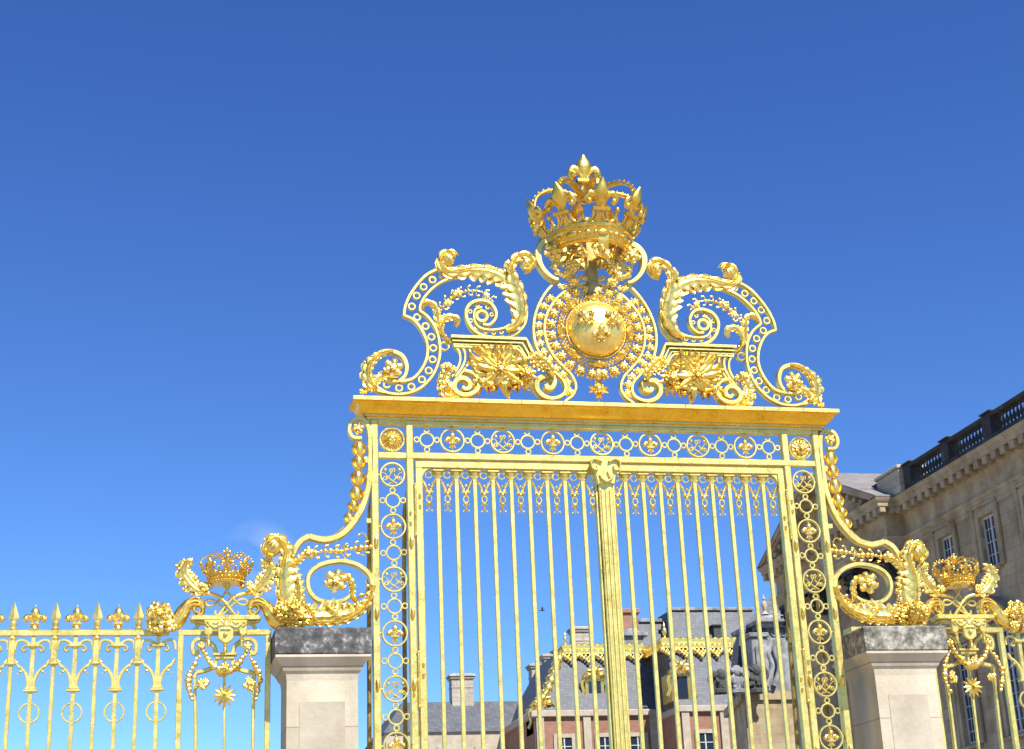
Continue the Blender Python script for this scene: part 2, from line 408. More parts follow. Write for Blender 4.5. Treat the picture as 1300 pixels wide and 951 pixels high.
# ---- cornice: profile swept round the four sides
c = MB()
prof = [(.0, 7.207), (.03, 7.207), (.03, 7.235), (.055, 7.245), (.055, 7.262), (.075, 7.268), (.09, 7.285), (.115, 7.30), (.14, 7.33), (.155, 7.36), (.175, 7.377), (.205, 7.385), (.205, 7.43)]
hx, hy = 2.757, .03
rings = []
for o_, z in prof: rings.append([(-hx-o_, -hy-o_, z), (hx+o_, -hy-o_, z), (hx+o_, hy+o_*.9, z), (-hx-o_, hy+o_*.9, z)])
vs = [v for r in rings for v in r]; fs = [(3, 2, 1, 0)]
for k in range(len(rings)-1):
    for i in range(4): j = (i+1) % 4; fs.append((k*4+i, k*4+j, k*4+4+j, k*4+4+i))
k = (len(rings)-1)*4; fs.append((k, k+1, k+2, k+3)); c.add(vs, fs)
c.build('cornice', 'cornice_gold', gate, angle=20)
c = MB(); c.box(-2.62, 2.62, -.05, .05, 7.428, 7.475); 
for i in range(11): c.box(-2.5+i*.5-.006, -2.5+i*.5+.006, -.2405, -.2385, 7.389, 7.432)
c.build('crest_sill', 'dark_gold', gate)
c = MB()
for o_, za_, zb_ in ((.208, 7.388, 7.433), (.033, 7.209, 7.233), (.058, 7.247, 7.261)):
    c.box(-hx-o_, hx+o_, -hy-o_, -hy-o_+.02, za_, zb_)
    for g in (-1, 1):
        a, b_ = sorted((g*(hx+o_), g*(hx+o_-.02))); c.box(a, b_, -hy-o_+.0202, hy+o_*.9, za_, zb_)
c.build('cornice_fillet', 'gilded_iron', gate)
# ---- lattice of rings
def plain_ring():
    m = MB(); m.ring(0, 0, .080, .019, .035)
    for a in range(4): m.ring(.118*math.cos(a*PI/2), .118*math.sin(a*PI/2), .029, .015, .03, seg=16)
    return m
def big_ring(m):
    m.ring(0, 0, .137, .020, .045)
    for a in range(4): m.ball((.156*math.cos(a*PI/2), 0, .156*math.sin(a*PI/2)), .014, 8, 6)
def monogram():
    m = MB(); big_ring(m)
    for g in (-1, 1):
        m.sweep(smooth([(g*.018, .028), (g*.03, .06), (g*.012, .072), (0, .045), (-g*.02, .01), (-g*.045, -.03), (-g*.075, -.06), (-g*.105, -.055), (-g*.10, -.03), (-g*.07, -.025), (-g*.03, -.05), (g*.015, -.085), (g*.05, -.105)], 5), .0155, .024, 'round', False, -.008*g)
        m.sweep(smooth([(g*.128, .02), (g*.105, .03), (g*.08, .015), (g*.055, -.02), (g*.02, -.055), (-g*.01, -.10)], 5), .013, .022, 'round', False, .004)
        m.sweep(smooth([(g*.05, .125), (g*.075, .10), (g*.085, .07)], 4), .013, .022, 'round'); m.ball((g*.080, -.008, .055), .019, 8, 6)
        m.ball((g*.075, -.008, -.045), .012, 8, 6)
    return m
def fleurring():
    m = MB(); big_ring(m); return m
def medallion_fleur():
    m = MB(); m.ball((0, -.022, .048), (.033, .028, .040), 12, 9); m.ball((0, -.02, .095), (.010, .01, .016), 8, 6)
    m.sweep([(0, .05), (0, -.03)], piece([.05, .03]), .035, 'round', False, -.015)
    for g in (-1, 1):
        m.sweep(smooth([(g*.015, -.02), (g*.03, .012), (g*.052, .022), (g*.072, .008)], 4), piece([.025, .035, .035]), .03, 'round', False, -.015)
        m.ball((g*.070, -.022, -.004), (.030, .026, .028), 10, 8)
        m.sweep(smooth([(g*.01, -.04), (g*.022, -.075), (g*.04, -.09)], 4), piece([.02, .026, .012]), .025, 'round', False, -.01)
    m.sweep([(-.045, -.035), (.045, -.035)], .022, .045, 'rect', False, -.015); m.sweep([(0, -.04), (0, -.10)], piece([.02, .03, .012]), .028, 'round', False, -.012)
    m.box(-.006, .006, 0, .015, -.13, .13); return m
R_plain = R_mono = R_fleur = None
def place_ring(kind, x, z):
    global R_plain, R_mono, R_fleur
    src = {'p': R_plain, 'm': R_mono, 'f': R_fleur}[kind]
    if src is None:
        src = {'p': plain_ring, 'm': monogram, 'f': fleurring}[kind]().build({'p': 'lattice_ring', 'm': 'monogram_medallion', 'f': 'fleur_de_lis_medallion'}[kind], 'gilded_iron' if kind == 'p' else 'gilded_iron', gate)
        src.location = (x, 0, z)
        if kind == 'f': medallion_fleur().build('fleur_de_lis', 'gold_leaf', src)
        if kind == 'p': R_plain = src
        elif kind == 'm': R_mono = src
        else: R_fleur = src
    else: inst(src, gate, (x, 0, z), (rnd.gauss(0, .02), rnd.gauss(0, .025), rnd.gauss(0, .02)))
for i in range(-7, 8):
    place_ring('p' if i % 2 else ('m' if i % 4 == 0 else 'f'), i*.2987, 6.992)
for g in (-1, 1):
    for i in range(21): place_ring('p' if i % 2 else ('m' if i % 4 == 0 else 'f'), g*XC, 6.568-.3012*i)
# corner medallions: a face in rays on the left, a rosette on the right
m = MB(); m.ring(0, 0, .137, .024, .05); m.lathe((0, 0, 0), [(0, 0), (.12, 0)], 4) if False else None
m.star(0, 0, .03, .125, 22, -.01, .03, .022)
m.ball((0, -.02, 0), (.05, .035, .062), 14, 10)
m.ball((0, -.056, -.005), (.009, .012, .017), 8, 6)
for g in (-1, 1): m.ball((g*.019, -.048, .014), (.009, .008, .006), 8, 5); m.ball((g*.024, -.042, -.014), (.012, .01, .012), 8, 6)
m.ball((0, -.048, -.03), (.014, .008, .005), 8, 5)
m.sweep(smooth([(-.05, .02), (-.035, .058), (0, .072), (.035, .058), (.05, .02)], 4), .022, .03, 'round', False, -.025)
m.prism([(.118*math.cos(a*PI/12), .118*math.sin(a*PI/12)) for a in range(24)], .0, .012, .003)
o = m.build('sun_mask_medallion', 'gold_leaf', gate); o.location = (-XC, 0, 6.985); o['label'] = 'round medallion with a face among rays'
m = MB(); m.ring(0, 0, .137, .024, .05); m.floret(0, 0, .118, -.01, 12, .22, 2, .22)
m.prism([(.12*math.cos(a*PI/12), .12*math.sin(a*PI/12)) for a in range(24)], .0, .012, .003)
o = m.build('rosette_medallion', 'gold_leaf', gate); o.location = (XC, 0, 6.985); o['label'] = 'round medallion with a many petalled rosette'
# bolts on the post rails
bolt = None
for g in (-1, 1):
    for xx in (XC+.20, XC-.20):
        for z in (5.78, 4.98, 4.2, 3.4, 2.6, 1.8, 1.0):
            if bolt is None:
                b_ = MB(); b_.ball((0, -.055, 0), (.024, .035, .075), 10, 8); bolt = b_.build('strap_bolt', 'gold_leaf', gate); bolt.location = (g*xx, 0, z)
            else: inst(bolt, gate, (g*xx, 0, z))
# ---- centre pilaster
c = MB()
c.box(-.086, .086, -.075, .03, .05, 6.62, .008)
for i in range(3): c.box(-.066+i*.050, -.034+i*.050, -.088, -.0755, .3, 6.42, .006)
pil = c.build('centre_pilaster', 'gilded_iron', gate)
c = MB()
c.prism([(-.10, 6.47), (-.13, 6.60), (-.17, 6.68), (-.17, 6.76), (.17, 6.76), (.17, 6.68), (.13, 6.60), (.10, 6.47), (0, 6.50)], -.11, .03, .012)
for g in (-1, 1):
    c.sweep(smooth([(g*.04, 6.74), (g*.12, 6.77), (g*.17, 6.74), (g*.165, 6.66), (g*.11, 6.64), (g*.10, 6.69)], 4), .028, .06, 'round', False, -.12)
    c.sweep(smooth([(g*.02, 6.62), (g*.05, 6.55), (g*.08, 6.58)], 3), .02, .04, 'round', False, -.12)
c.sweep(smooth([(-.07, 6.55), (0, 6.50), (.07, 6.55)], 4), .03, .05, 'round', False, -.12)
c.build('pilaster_capital', 'gilded_iron', gate)
# ---- leaves
barm = MB(); barm.box(-.0225, .0225, -.022, .022, .2, 6.58, .004)
def cap_mesh():
    m = MB(); m.box(-.066, .066, -.05, .04, 6.612, 6.632, .004); m.box(-.045, .045, -.034, .034, 6.60, 6.613, .003)
    m.lathe((0, 0, 0), [(.022, 6.52), (.03, 6.535), (.028, 6.55), (.045, 6.58), (.05, 6.60)], 10)
    for g in (-1, 1): m.sweep(smooth([(g*.02, 6.545), (g*.05, 6.57), (g*.062, 6.60), (g*.045, 6.605)], 3), .014, .04, 'round')
    return m
def pend_mesh():
    """pendant ornament between two bars"""
    m = MB(); h = .107
    for g in (-1, 1):
        m.sweep(smooth([(g*h*.75, 6.622), (g*h*.55, 6.60), (g*h*.2, 6.61), (0, 6.63)], 4), .016, .025, 'round')
        m.ball((g*h*.52, -.008, 6.60), .013, 7, 5)
        m.sweep(smooth([(g*.075, 6.52), (g*.052, 6.47), (g*.03, 6.42), (g*.012, 6.375)], 4), piece([.022, .034, .024]), .034, 'round')
        for k in range(3): m.ball((g*(.03+k*.026), -.02, 6.634), .013, 7, 5)
        m.sweep(smooth([(g*.078, 6.47), (g*.055, 6.50), (g*.035, 6.47)], 3), .010, .018, 'round')
        m.sweep(smooth([(g*.008, 6.20), (g*.02, 6.165), (g*.038, 6.145), (g*.032, 6.165)], 4), .009, .014, 'round')
        m.sweep(smooth([(g*.015, 6.225), (g*.034, 6.235), (g*.032, 6.215)], 3), .009, .014, 'round')
        m.ball((g*.028, -.005, 6.40), .011, 6, 5); m.ball((g*.045, -.005, 6.375), .010, 6, 5)
    m.ring(0, 6.575, .038, .013, .025, seg=16)
    m.box(-.050, .050, -.03, .02, 6.365, 6.384, .003); m.lathe((0, 0, 0), [(.012, 6.33), (.03, 6.355), (.026, 6.365)], 10)
    m.ring(0, 6.295, .030, .016, .026, seg=18, sq=1.3)
    m.lathe((0, 0, 0), [(.02, 6.25), (.028, 6.245), (.022, 6.228), (.008, 6.21), (.006, 6.15), (.009, 6.14)], 8)
    m.ball((0, -.01, 6.45), .016, 7, 5)
    return m
BX = [.2585+i*.2142 for i in range(9)]
bar0 = cap0 = pen0 = hng0 = None
for g in (-1, 1):
    fr = MB(); x0, x1 = .092, 2.237
    def bx(a, b_, *r): fr.box(min(g*a, g*b_), max(g*a, g*b_), *r)
    bx(2.157, x1, -.05, .04, .1, 6.65, .006); bx(x0, x1, -.05, .04, 6.6495, 6.726, .006); bx(x0, .115, -.04, .04, .1, 6.649, .004)
    bx(x0, 2.157, -.045, .04, .1, .25, .006); bx(.115, 2.157, -.04, .035, 1.25, 1.33, .006)
    # quarter fillets in the corners
    for cx, s_ in ((2.157, -1), (.115, 1)):
        pts = [(g*cx, 6.649)]+[(g*(cx+s_*.13*(1-math.sin(a*PI/12))), 6.649-.13*(1-math.cos(a*PI/12))) for a in range(7)]
        c0 = pts[0]
        for a, b_ in zip(pts[1:], pts[2:]):
            vs = [(p[0], y, p[1]) for y in (-.036, .03) for p in (c0, a, b_)]
            fr.add(vs, [(0, 1, 2), (5, 4, 3), (1, 4, 5, 2)] if True else [])
    leafo = fr.build('gate_leaf', 'gilded_iron', gate)
    for x in BX:
        if bar0 is None:
            bar0 = barm.build('bar', 'gilded_iron', leafo); bar0.location = (g*x, 0, 0)
            cap0 = cap_mesh().build('bar_capital', 'gilded_iron', leafo); cap0.location = (g*x, 0, 0)
        else: inst(bar0, leafo, (g*x, 0, 0)); inst(cap0, leafo, (g*x, 0, 0))
    for i in range(10):
        x = .2585-.1071+i*.2142
        if pen0 is None: pen0 = pend_mesh().build('pendant', 'gold_leaf', leafo); pen0.location = (g*x, 0, 0)
        else: inst(pen0, leafo, (g*x, 0, 0))
    for z in (6.15, 4.25, 2.4):
        if hng0 is None:
            h_ = MB(); h_.lathe((0, -.06, 0), [(.012, -.28), (.016, -.26), (.016, .26), (.012, .28)], 10)
            h_.ball((0, -.06, .29), .02, 8, 6); h_.ball((0, -.06, -.29), .02, 8, 6)
            for s_, zz in ((1, .1), (-1, -.1)):
                for k in (-.06, .06): h_.ball((s_*.055, -.052, zz+k), (.016, .02, .03), 8, 6)
            hng0 = h_.build('hinge', 'gold_leaf', leafo); hng0.location = (g*2.247, 0, z)
        else: inst(hng0, leafo, (g*2.247, 0, z))

# ================================================================== crest
# --- great ringed scroll, left (mirrored on the right)
m = MB()
outA = smooth(ZA([(545,172),(500,185),(440,215),(390,265),(345,330),(320,390),(312,440)]), 6)
outB = smooth(ZA([(312,440),(365,465),(410,520),(438,590),(440,660),(415,725),(370,780),(320,798),(290,800)]), 6)
m.sweep(outA, .038, .09); m.sweep(outB, .038, .09, 'rect', False, -.004)
inA = smooth(ZA([(650,222),(590,228),(520,255),(465,295),(425,340),(402,385),(400,415)]), 6)
inB = smooth(ZA([(400,415),(450,455),(490,520),(508,600),(505,680),(475,760),(420,825),(350,862),(280,872),(215,862),(170,835)]), 6)
m.sweep(inA, .034, .09); m.sweep(inB, .036, .09, 'rect', False, -.004)
vol = smooth(ZA([(200,785),(240,800),(290,795),(320,765),(327,715),(305,665),(258,640),(200,638),(155,665),(125,715),(120,770),(135,815),(165,850),(215,862)]), 6)
m.sweep(vol, piece([.03, .045, .06, .055, .04, .034]), .10)
for cx, cz in ZA([(527,215),(470,242),(421,281),(383,329),(357,388),(386,447),(432,496),(464,555),(474,616),(470,679),(449,740),(412,789),(354,828),(287,835),(220,816)]):
    m.ring(cx, cz, .038, .021, .05, seg=20)
both(m, 'ringed_scroll', 'gilded_iron', gate)
m = MB()
(cx, cz), = ZA([(250,735)]); m.floret(cx, cz, .12, -.07, 6, .34, 1, .3)
m.leaf(ZA([(165,845),(125,800),(118,740),(145,685),(195,650),(250,640)]), piece([.07,.10,.09,.06,.03,.02]), piece([.03,.04,.05,.05,.04,.02]), -.04, 7, .05, 60)
m.leaf(ZA([(280,780),(215,770),(170,790),(120,830),(90,858),(80,845)]), piece([.02,.05,.05,.03,.02]), piece([.02,.06,.07,.04,.02]), -.02, 6, .03, 40)
m.leaf(ZA([(150,850),(135,800),(110,770),(108,740)]), piece([.03,.04,.02,.01]), piece([.03,.04,.02,.01]), -.01, 4, .02, 26)
m.cluster(*ZA([(130,840)])[0], .05, .05, 12, -.02, .02, .03); m.cluster(*ZA([(90,856)])[0], .035, .03, 7, -.02, .02, .02)
both(m, 'scroll_rosette', 'gold_leaf', gate)
# --- inner volute with acanthus stem
m = MB()
ro = smooth(ZA([(978,380),(985,430),(972,490),(925,540),(840,562),(750,552),(690,515),(658,460),(654,412),(682,372),(735,357),(785,372),(815,415),(812,460),(780,490),(745,488)]), 6)
m.sweep(ro, piece([.03, .04, .045, .045, .04, .036]), .10)
ri = smooth(ZA([(905,480),(860,508),(790,518),(735,508),(705,480),(696,440),(706,405),(740,395)]), 5)
m.sweep(ri, .028, .08)
(cx, cz), = ZA([(740,442)]); m.ring(cx, cz, .064, .042, .08, seg=24)
for cx, cz in ZA([(848,528),(806,532),(762,526),(712,502),(680,465),(677,415),(716,380),(772,392),(795,432)]): m.ring(cx, cz, .021, .014, .04, seg=12)
both(m, 'inner_volute', 'gilded_iron', gate)
m = MB()
m.leaf(ZA([(945,380),(905,280),(850,220),(770,190),(690,188),(620,200),(565,205),(525,185),(510,145),(530,105),(572,92),(600,112)]),
       piece([.05,.15,.19,.16,.10,.07,.05,.03]), piece([.03,.05,.06,.06,.07,.08,.08,.05]), -.02, 10, .06, 120)
(cx, cz), = ZA([(552,140)]); m.shell((cx, -.04, cz), .085, 9, .6)
m.leaf(ZA([(870,535),(930,500),(962,430),(958,350),(930,275),(897,210),(902,155),(940,118),(985,118),(1012,150),(1000,190),(970,200)]),
       piece([.04,.15,.22,.20,.09,.05,.05,.03]), piece([.03,.045,.05,.06,.06,.08,.10,.05]), -.05, 11, .06, 120)
(cx, cz), = ZA([(985,165)]); m.shell((cx, -.05, cz), .09, 9, -.7)
m.leaf(ZA([(870,215),(885,170),(905,140)]), piece([.03,.04,.01]), piece([.03,.04,.01]), -.09, 3, .03, 22)
both(m, 'acanthus_leaf', 'gold_leaf', gate)
# --- sprig and garland inside the scroll
m = MB()
m.leaf(ZA([(575,588),(540,560),(510,510),(497,450),(485,395),(450,368),(420,382),(418,408)]), piece([.02,.03,.045,.04,.03,.02]), piece([.02,.03,.045,.045,.04,.02]), -.02, 8, .035, 60)
m.leaf(ZA([(530,540),(520,490),(545,455),(585,450),(608,475),(595,498)]), piece([.015,.03,.045,.04,.02]), piece([.015,.03,.045,.04,.02]), -.03, 5, .03, 40)
m.garland(ZA([(505,430),(540,375),(580,335),(640,310),(700,302),(760,320),(805,365)]), .024, .05, -.02, .35, piece([.8,1,1.3,1,.9,.6,.3]), .3, 2)
(cx, cz), = ZA([(610,315)]); m.floret(cx, cz, .06, -.03, 5, .35); (cx, cz), = ZA([(555,370)]); m.floret(cx, cz, .05, -.03, 5, .35)
(cx, cz), = ZA([(765,330)]); m.floret(cx, cz, .045, -.03, 5, .35)
m.ring(*ZA([(537,605)])[0], .05, .022, .05, seg=16)
both(m, 'flower_sprig', 'gold_leaf', gate)
# --- moulded shelf and its straps
m = MB()
for dz, th, yy in ((0, .045, .17), (.052, .03, .13), (.095, .022, .09), (.125, .03, .11)):
    p0 = ZA([(568,550)])[0]; p1 = ZA([(978,562)])[0]; p2 = ZA([(1000,620)])[0]; p3 = ZA([(1035,690)])[0]
    z = p0[1]-dz; k = dz*.9
    m.sweep([(p0[0]+dz*.3, z-th/2), (p1[0]-k, z-th/2), (p2[0]-k, p2[1]-dz*.4), (p3[0]-k, p3[1])], th, yy)
for off in (0, 42, 84):
    m.sweep(smooth(ZA([(585+off*.9,600),(615+off*.72,640),(620+off*.6,690),(600+off*.5,740),(575+off*.45,775)]), 5), .030, .07, 'rect', False, -.01)
# lower left volute
m.sweep(smooth(ZA([(640,752),(680,762),(712,795),(716,840),(688,872),(640,884),(598,868),(583,835),(600,802),(635,793),(665,812),(668,840),(645,852),(628,838)]), 6), piece([.04,.055,.06,.065,.065,.06,.04]), .14, 'rect', False, -.04)
both(m, 'moulded_shelf', 'gilded_iron', gate)
m = MB()
m.leaf(ZA([(600,860),(560,870),(530,840),(530,790),(545,750),(560,725),(548,715)]), piece([.04,.07,.08,.07,.06,.03]), piece([.04,.06,.07,.06,.05,.03]), -.05, 8, .05, 60)
m.cluster(*ZA([(553,730)])[0], .07, .05, 14, -.06, .028, .05); m.cluster(*ZA([(545,830)])[0], .09, .08, 24, -.06, .026, .05)
m.leaf(ZA([(640,880),(590,882),(540,878),(505,868)]), piece([.02,.04,.04,.02]), piece([.02,.04,.04,.02]), -.04, 5, .03, 30)
both(m, 'acanthus_foot', 'gold_leaf', gate)
# --- burst of palm ribbons and sunflower
m = MB()
(cx, cz), = ZA([(832,752)])
m.floret(cx, cz, .12, -.12, 9, .25, 2, .25)
m.star(cx, cz, .06, .27, 17, -.11, .05, .085, .2, .3); m.star(cx, cz, .05, .36, 19, -.07, .05, .085, .45, .35)
for k in range(22):
    a = rnd.uniform(0, 2*PI); q = rnd.uniform(.14, .3); m.ball((cx+q*1.25*math.cos(a), -.08-rnd.random()*.05, cz+q*.85*math.sin(a)), (.03, .03, .03), 7, 5)
for x0, y0, x1, y1, x2, y2 in ((790,700,715,640,690,612),(800,700,760,650,735,605),(815,690,790,640,775,600),(830,690,815,640,812,602),(850,690,850,640,842,602),(875,700,885,650,870,604),(900,705,920,655,895,606),(770,720,700,690,668,650),(930,720,935,680,915,640),(955,740,965,700,945,660)):
    m.sweep(smooth(ZA([(x0,y0),(x1,y1),(x2,y2)]), 6), piece([.06,.095,.07,.02]), .045, 'ridge', False, -.03-rnd.random()*.06)
for k in range(11):
    a = 700+k*30; y = 845+rnd.uniform(-10, 22)
    m.sweep(smooth(ZA([(832+(a-850)*.5, 790), (a+rnd.uniform(-8,8), 820), (a+rnd.uniform(-14,14), y+28)]), 4), piece([.06,.075,.012]), .04, 'ridge', False, -.06-rnd.random()*.03)
(cx, cz), = ZA([(978,770)]); m.floret(cx, cz, .085, -.12, 8, .4, 2)
m.star(cx, cz, .04, .17, 9, -.08, .03, .05, .3, .2)
m.cluster(*ZA([(890,820)])[0], .14, .07, 18, -.08, .03, .05); m.cluster(*ZA([(745,820)])[0], .12, .06, 14, -.08, .03, .05)
for y in (830, 850): m.sweep(smooth(ZA([(960,800),(975,y-8),(1010,y+4),(1008,y+22)]), 4), .018, .02, 'round', False, -.05)
both(m, 'palm_burst', 'deep_gold', gate)  # deeper gold: the shade under the shelf is put into the colour
# --- horseshoe of two rails round the shield
m = MB()
ho = smooth(ZC([(262,92),(225,112),(160,185),(108,290),(86,400),(98,510),(135,600),(180,655),(235,712),(285,765),(300,820),(275,865),(210,885),(150,868),(110,825),(108,775),(140,745),(190,742),(218,770),(210,808),(178,815),(165,795)]), 6)
m.sweep(ho, piece([.034,.034,.034,.034,.034,.036,.045,.065,.08,.085,.08,.06]), piece([.09,.09,.09,.09,.1,.12,.14,.16,.15]), 'rect', False, -.01)
m.sweep(ho[60:], .02, .17, 'rect', False, -.02) if False else None
hi = smooth(ZC([(480,108),(400,118),(320,150),(250,205),(195,280),(168,350),(162,430),(182,520),(225,600),(290,670),(345,730),(372,800),(352,858),(310,892),(290,915)]), 6)
m.sweep(hi, .034, .09)
both(m, 'horseshoe_rail', 'gilded_iron', gate)
m = MB()
for x, y in ((200,210),(160,265),(135,330),(125,390),(126,450),(135,510),(158,575),(195,625),(240,680),(285,720),(318,775),(330,835)):
    cx, cz = ZC([(x, y)])[0]; m.floret(cx, cz, .052, -.02, 5, .4, 1, .4); m.ball((cx+.05, -.01, cz+.01), .018, 7, 5); m.ball((cx-.045, -.01, cz-.015), .018, 7, 5)
    m.cluster(cx, cz, .06, .05, 5, -.01, .018, .02)
m.sweep(smooth(ZC([(220,180),(160,265),(130,350),(124,420),(135,510),(158,575),(195,625),(240,680),(285,720),(318,775),(330,850)]), 5), .018, .02, 'round', False, .0)
both(m, 'flower_chain', 'gold_leaf', gate)
m = MB()
m.leaf(ZC([(215,720),(180,690),(120,660),(75,620),(70,585)]), piece([.03,.07,.08,.06,.02]), piece([.03,.06,.07,.06,.02]), -.08, 7, .05, 50)
m.leaf(ZC([(205,760),(190,700),(150,650),(110,620)]), piece([.03,.05,.05,.02]), piece([.03,.05,.05,.02]), -.12, 5, .04, 40)
m.cluster(*ZC([(95,610)])[0], .06, .05, 12, -.08, .026, .05)
both(m, 'acanthus_tuft', 'gold_leaf', gate)
# --- shield
SC = ZC([(503, 432)])[0]; SX = 0.0; SZ = SC[1]
sh = MB(); 
pr = [(.0, .0), (.30, .0), (.345, .0)]
su = 48; rows = 14; vs = [(SX, -.30, SZ)]; fs = []
for j in range(1, rows+1):
    a = j/rows*PI/2*.94
    for i in range(su): b_ = 2*PI*i/su; vs.append((SX+.355*math.sin(a)/math.sin(PI/2*.94)*math.cos(b_), -.05-.25*math.cos(a), SZ+.355*math.sin(a)/math.sin(PI/2*.94)*math.sin(b_)))
for i in range(su):
    k = (i+1) % su; fs.append((0, 1+i, 1+k))
    for j in range(rows-1): a = 1+j*su; fs.append((a+i, a+su+i, a+su+k, a+k))
o = len(vs); vs.append((SX, .06, SZ))
for i in range(su): k = (i+1) % su; a = 1+(rows-1)*su; fs.append((a+k, a+i, o))
sh.add(vs, fs); shield = sh.build('shield', 'polished_gold', gate, angle=70)
f = MB(); f.M = Matrix.Scale(1.18, 4)
f.ball((0, -.018, .050), (.036, .026, .042), 12, 9); f.ball((0, -.012, .098), (.010, .01, .016), 8, 6)
f.sweep([(0, .05), (0, -.03)], piece([.05, .03]), .03, 'round', False, -.008)
for g in (-1, 1):
    f.sweep(smooth([(g*.015, -.02), (g*.03, .012), (g*.055, .022), (g*.078, .006)], 4), piece([.025, .035, .035]), .03, 'round', False, -.008)
    f.ball((g*.076, -.014, -.006), (.030, .024, .028), 10, 8)
    f.ball((g*.03, -.01, -.078), (.018, .014, .018), 8, 6)
f.sweep([(-.045, -.038), (.045, -.038)], .028, .045, 'rect', False, -.006); f.sweep([(0, -.04), (0, -.10)], piece([.02, .035, .014]), .028, 'round', False, -.006)
fl0 = f.build('fleur_de_lis', 'gold_leaf', shield)
_h = .21
def on_shield(dx, dz, roll):
    r = math.hypot(dx, dz); sa = r/.355*math.sin(PI/2*.94); a = math.asin(min(1, sa)); y = -.05-.25*math.cos(a)
    slope = .25*math.tan(a)/.355; nrm = Vector((dx/max(r, 1e-6)*slope, -1, dz/max(r, 1e-6)*slope)).normalized()
    up = Vector((math.sin(roll), 0, math.cos(roll))); up = (up-nrm*up.dot(nrm)).normalized(); rt = up.cross(-nrm)*-1
    Mx = Matrix((rt, -nrm, up)).transposed().to_4x4(); Mx.translation = Vector((SX+dx, y-.006, SZ+dz))
    return Mx
fl0.matrix_local = on_shield(-.165, .085, -.62)
inst(fl0, shield).matrix_local = on_shield(.165, .085, .62)
inst(fl0, shield).matrix_local = on_shield(.0, -.13, 0)
m = MB()
m.ring(SX, SZ, .368, .030, .07, -.06, 48, 'round')
for k in range(48): a = 2*PI*k/48; m.ball((SX+.345*math.cos(a), -.085, SZ+.345*math.sin(a)), .012, 6, 5)
m.build('shield_rim', 'gold_leaf', gate)
m = MB()
for rr in (.405, .432, .459):
    for k in range(60):
        a = 2*PI*(k+(.5 if rr == .432 else 0))/60
        m.ball((SX+rr*math.cos(a), -.05, SZ+rr*math.sin(a)), .0175, 7, 5)
m.ring(SX, SZ, .400, .012, .02, -.02, 48); m.ring(SX, SZ, .464, .012, .02, -.02, 48)
for k in range(8):
    a = PI/4*k+PI/2
    M0 = m.M; m.M = Matrix.Translation((SX+.432*math.cos(a), -.06, SZ+.432*math.sin(a))) @ Matrix.Rotation(-a, 4, 'Y')
    m.ball((0, 0, 0), (.052, .055, .085), 12, 9); m.ball((0, -.035, 0), (.035, .04, .05), 8, 6)
    for g in (-1, 1): m.ball((0, -.01, g*.095), (.04, .035, .022), 8, 6)
    m.M = M0
m.build('order_collar', 'gold_leaf', gate)
m = MB()
n_ = 24
for k in range(n_):
    a = -PI/2+2*PI*(k+.5)/n_; r = .545
    cx, cz = SX+r*math.cos(a), SZ+r*math.sin(a)
    m.floret(cx, cz, .060, -.04, 6, .42, 1, .4)
    for d_ in (-.055, .0, .055):
        for q in (-.045, .05):
            x = SX+(r+q)*math.cos(a+d_*1.4); z = SZ+(r+q)*math.sin(a+d_*1.4); m.ball((x, -.02, z), .022*rnd.uniform(.8, 1.1), 7, 5)
    m.fleur(Matrix.Translation((SX+.49*math.cos(a), -.01, SZ+.49*math.sin(a))) @ Matrix.Rotation(PI/2-a, 4, 'Y'), .14, 1.1)
m.ring(SX, SZ, .545, .014, .02, 0, 48, 'round')
m.build('rosette_chain', 'gold_leaf', gate)
m = MB()
cx, cz = 0, ZC([(527,722)])[0][1]; m.ball((cx, -.05, cz), (.058, .05, .075), 12, 9)
cz2 = ZC([(530,822)])[0][1]; m.ball((cx, -.04, cz2), (.05, .04, .05), 10, 8)
for k in range(4):
    a = k*PI/2
    for d_ in (-.22, .22):
        m.sweep([(cx, cz2), (cx+.07*math.cos(a+d_*.8), cz2+.07*math.sin(a+d_*.8)), (cx+.125*math.cos(a+d_*1.35), cz2+.125*math.sin(a+d_*1.35))], piece([.02, .05, .012]), .04, 'ridge', False, -.03)
    a += PI/4; m.ball((cx+.06*math.cos(a), -.04, cz2+.06*math.sin(a)), .022, 7, 5)
m.sweep([(0, cz+.12), (0, cz-.09)], .025, .03, 'round', False, -.03); m.sweep([(0, cz2-.1), (0, 7.47)], .02, .03, 'round')
m.build('pendant_cross', 'gold_leaf', gate)
# --- support under the crown: posts, C scrolls with rosettes, festoons
m = MB()
m.box(-.065, .065, -.09, .05, 8.72, 9.9, .008)
m.build('crown_post', 'dark_gold', gate)  # shade cast by the crown put into the post's dark colour
m = MB()
m.sweep(smooth(ZB([(372,998),(335,985),(290,950),(256,905),(236,855),(232,790),(268,735),(330,716),(388,740),(418,795),(410,850),(370,885),(325,880)]), 6), piece([.04,.06,.085,.085,.06,.04]), .15, 'rect', False, -.03)
m.sweep(smooth(ZB([(440,900),(430,840),(400,790),(365,765)]), 5), .02, .08, 'rect')
both(m, 'crown_scroll', 'gilded_iron', gate)
m = MB()
(cx, cz), = ZB([(332,812)]); m.floret(cx, cz, .125, -.13, 6, .38, 1, .4)
(cx, cz), = ZB([(465,905)]); m.floret(cx, cz, .085, -.12, 6, .35, 1)
m.garland(ZB([(340,890),(370,950),(430,970),(490,940),(530,880),(560,820)]), .034, .05, -.08, .4, None, .4, 0)
for x, y, r in ((300,60,.07),(350,100,.055)):
    m.cluster(*ZC([(x,y)])[0], r, r*.8, 16, -.06, .03, .06)
both(m, 'flower_festoon', 'gold_leaf', gate)
m = MB()
for x, y, r in ((280,125,.04),(345,105,.045),(410,92,.045)):
    m.cluster(*ZC([(x,y)])[0], r*1.6, r, 8, -.05, .024, .04)
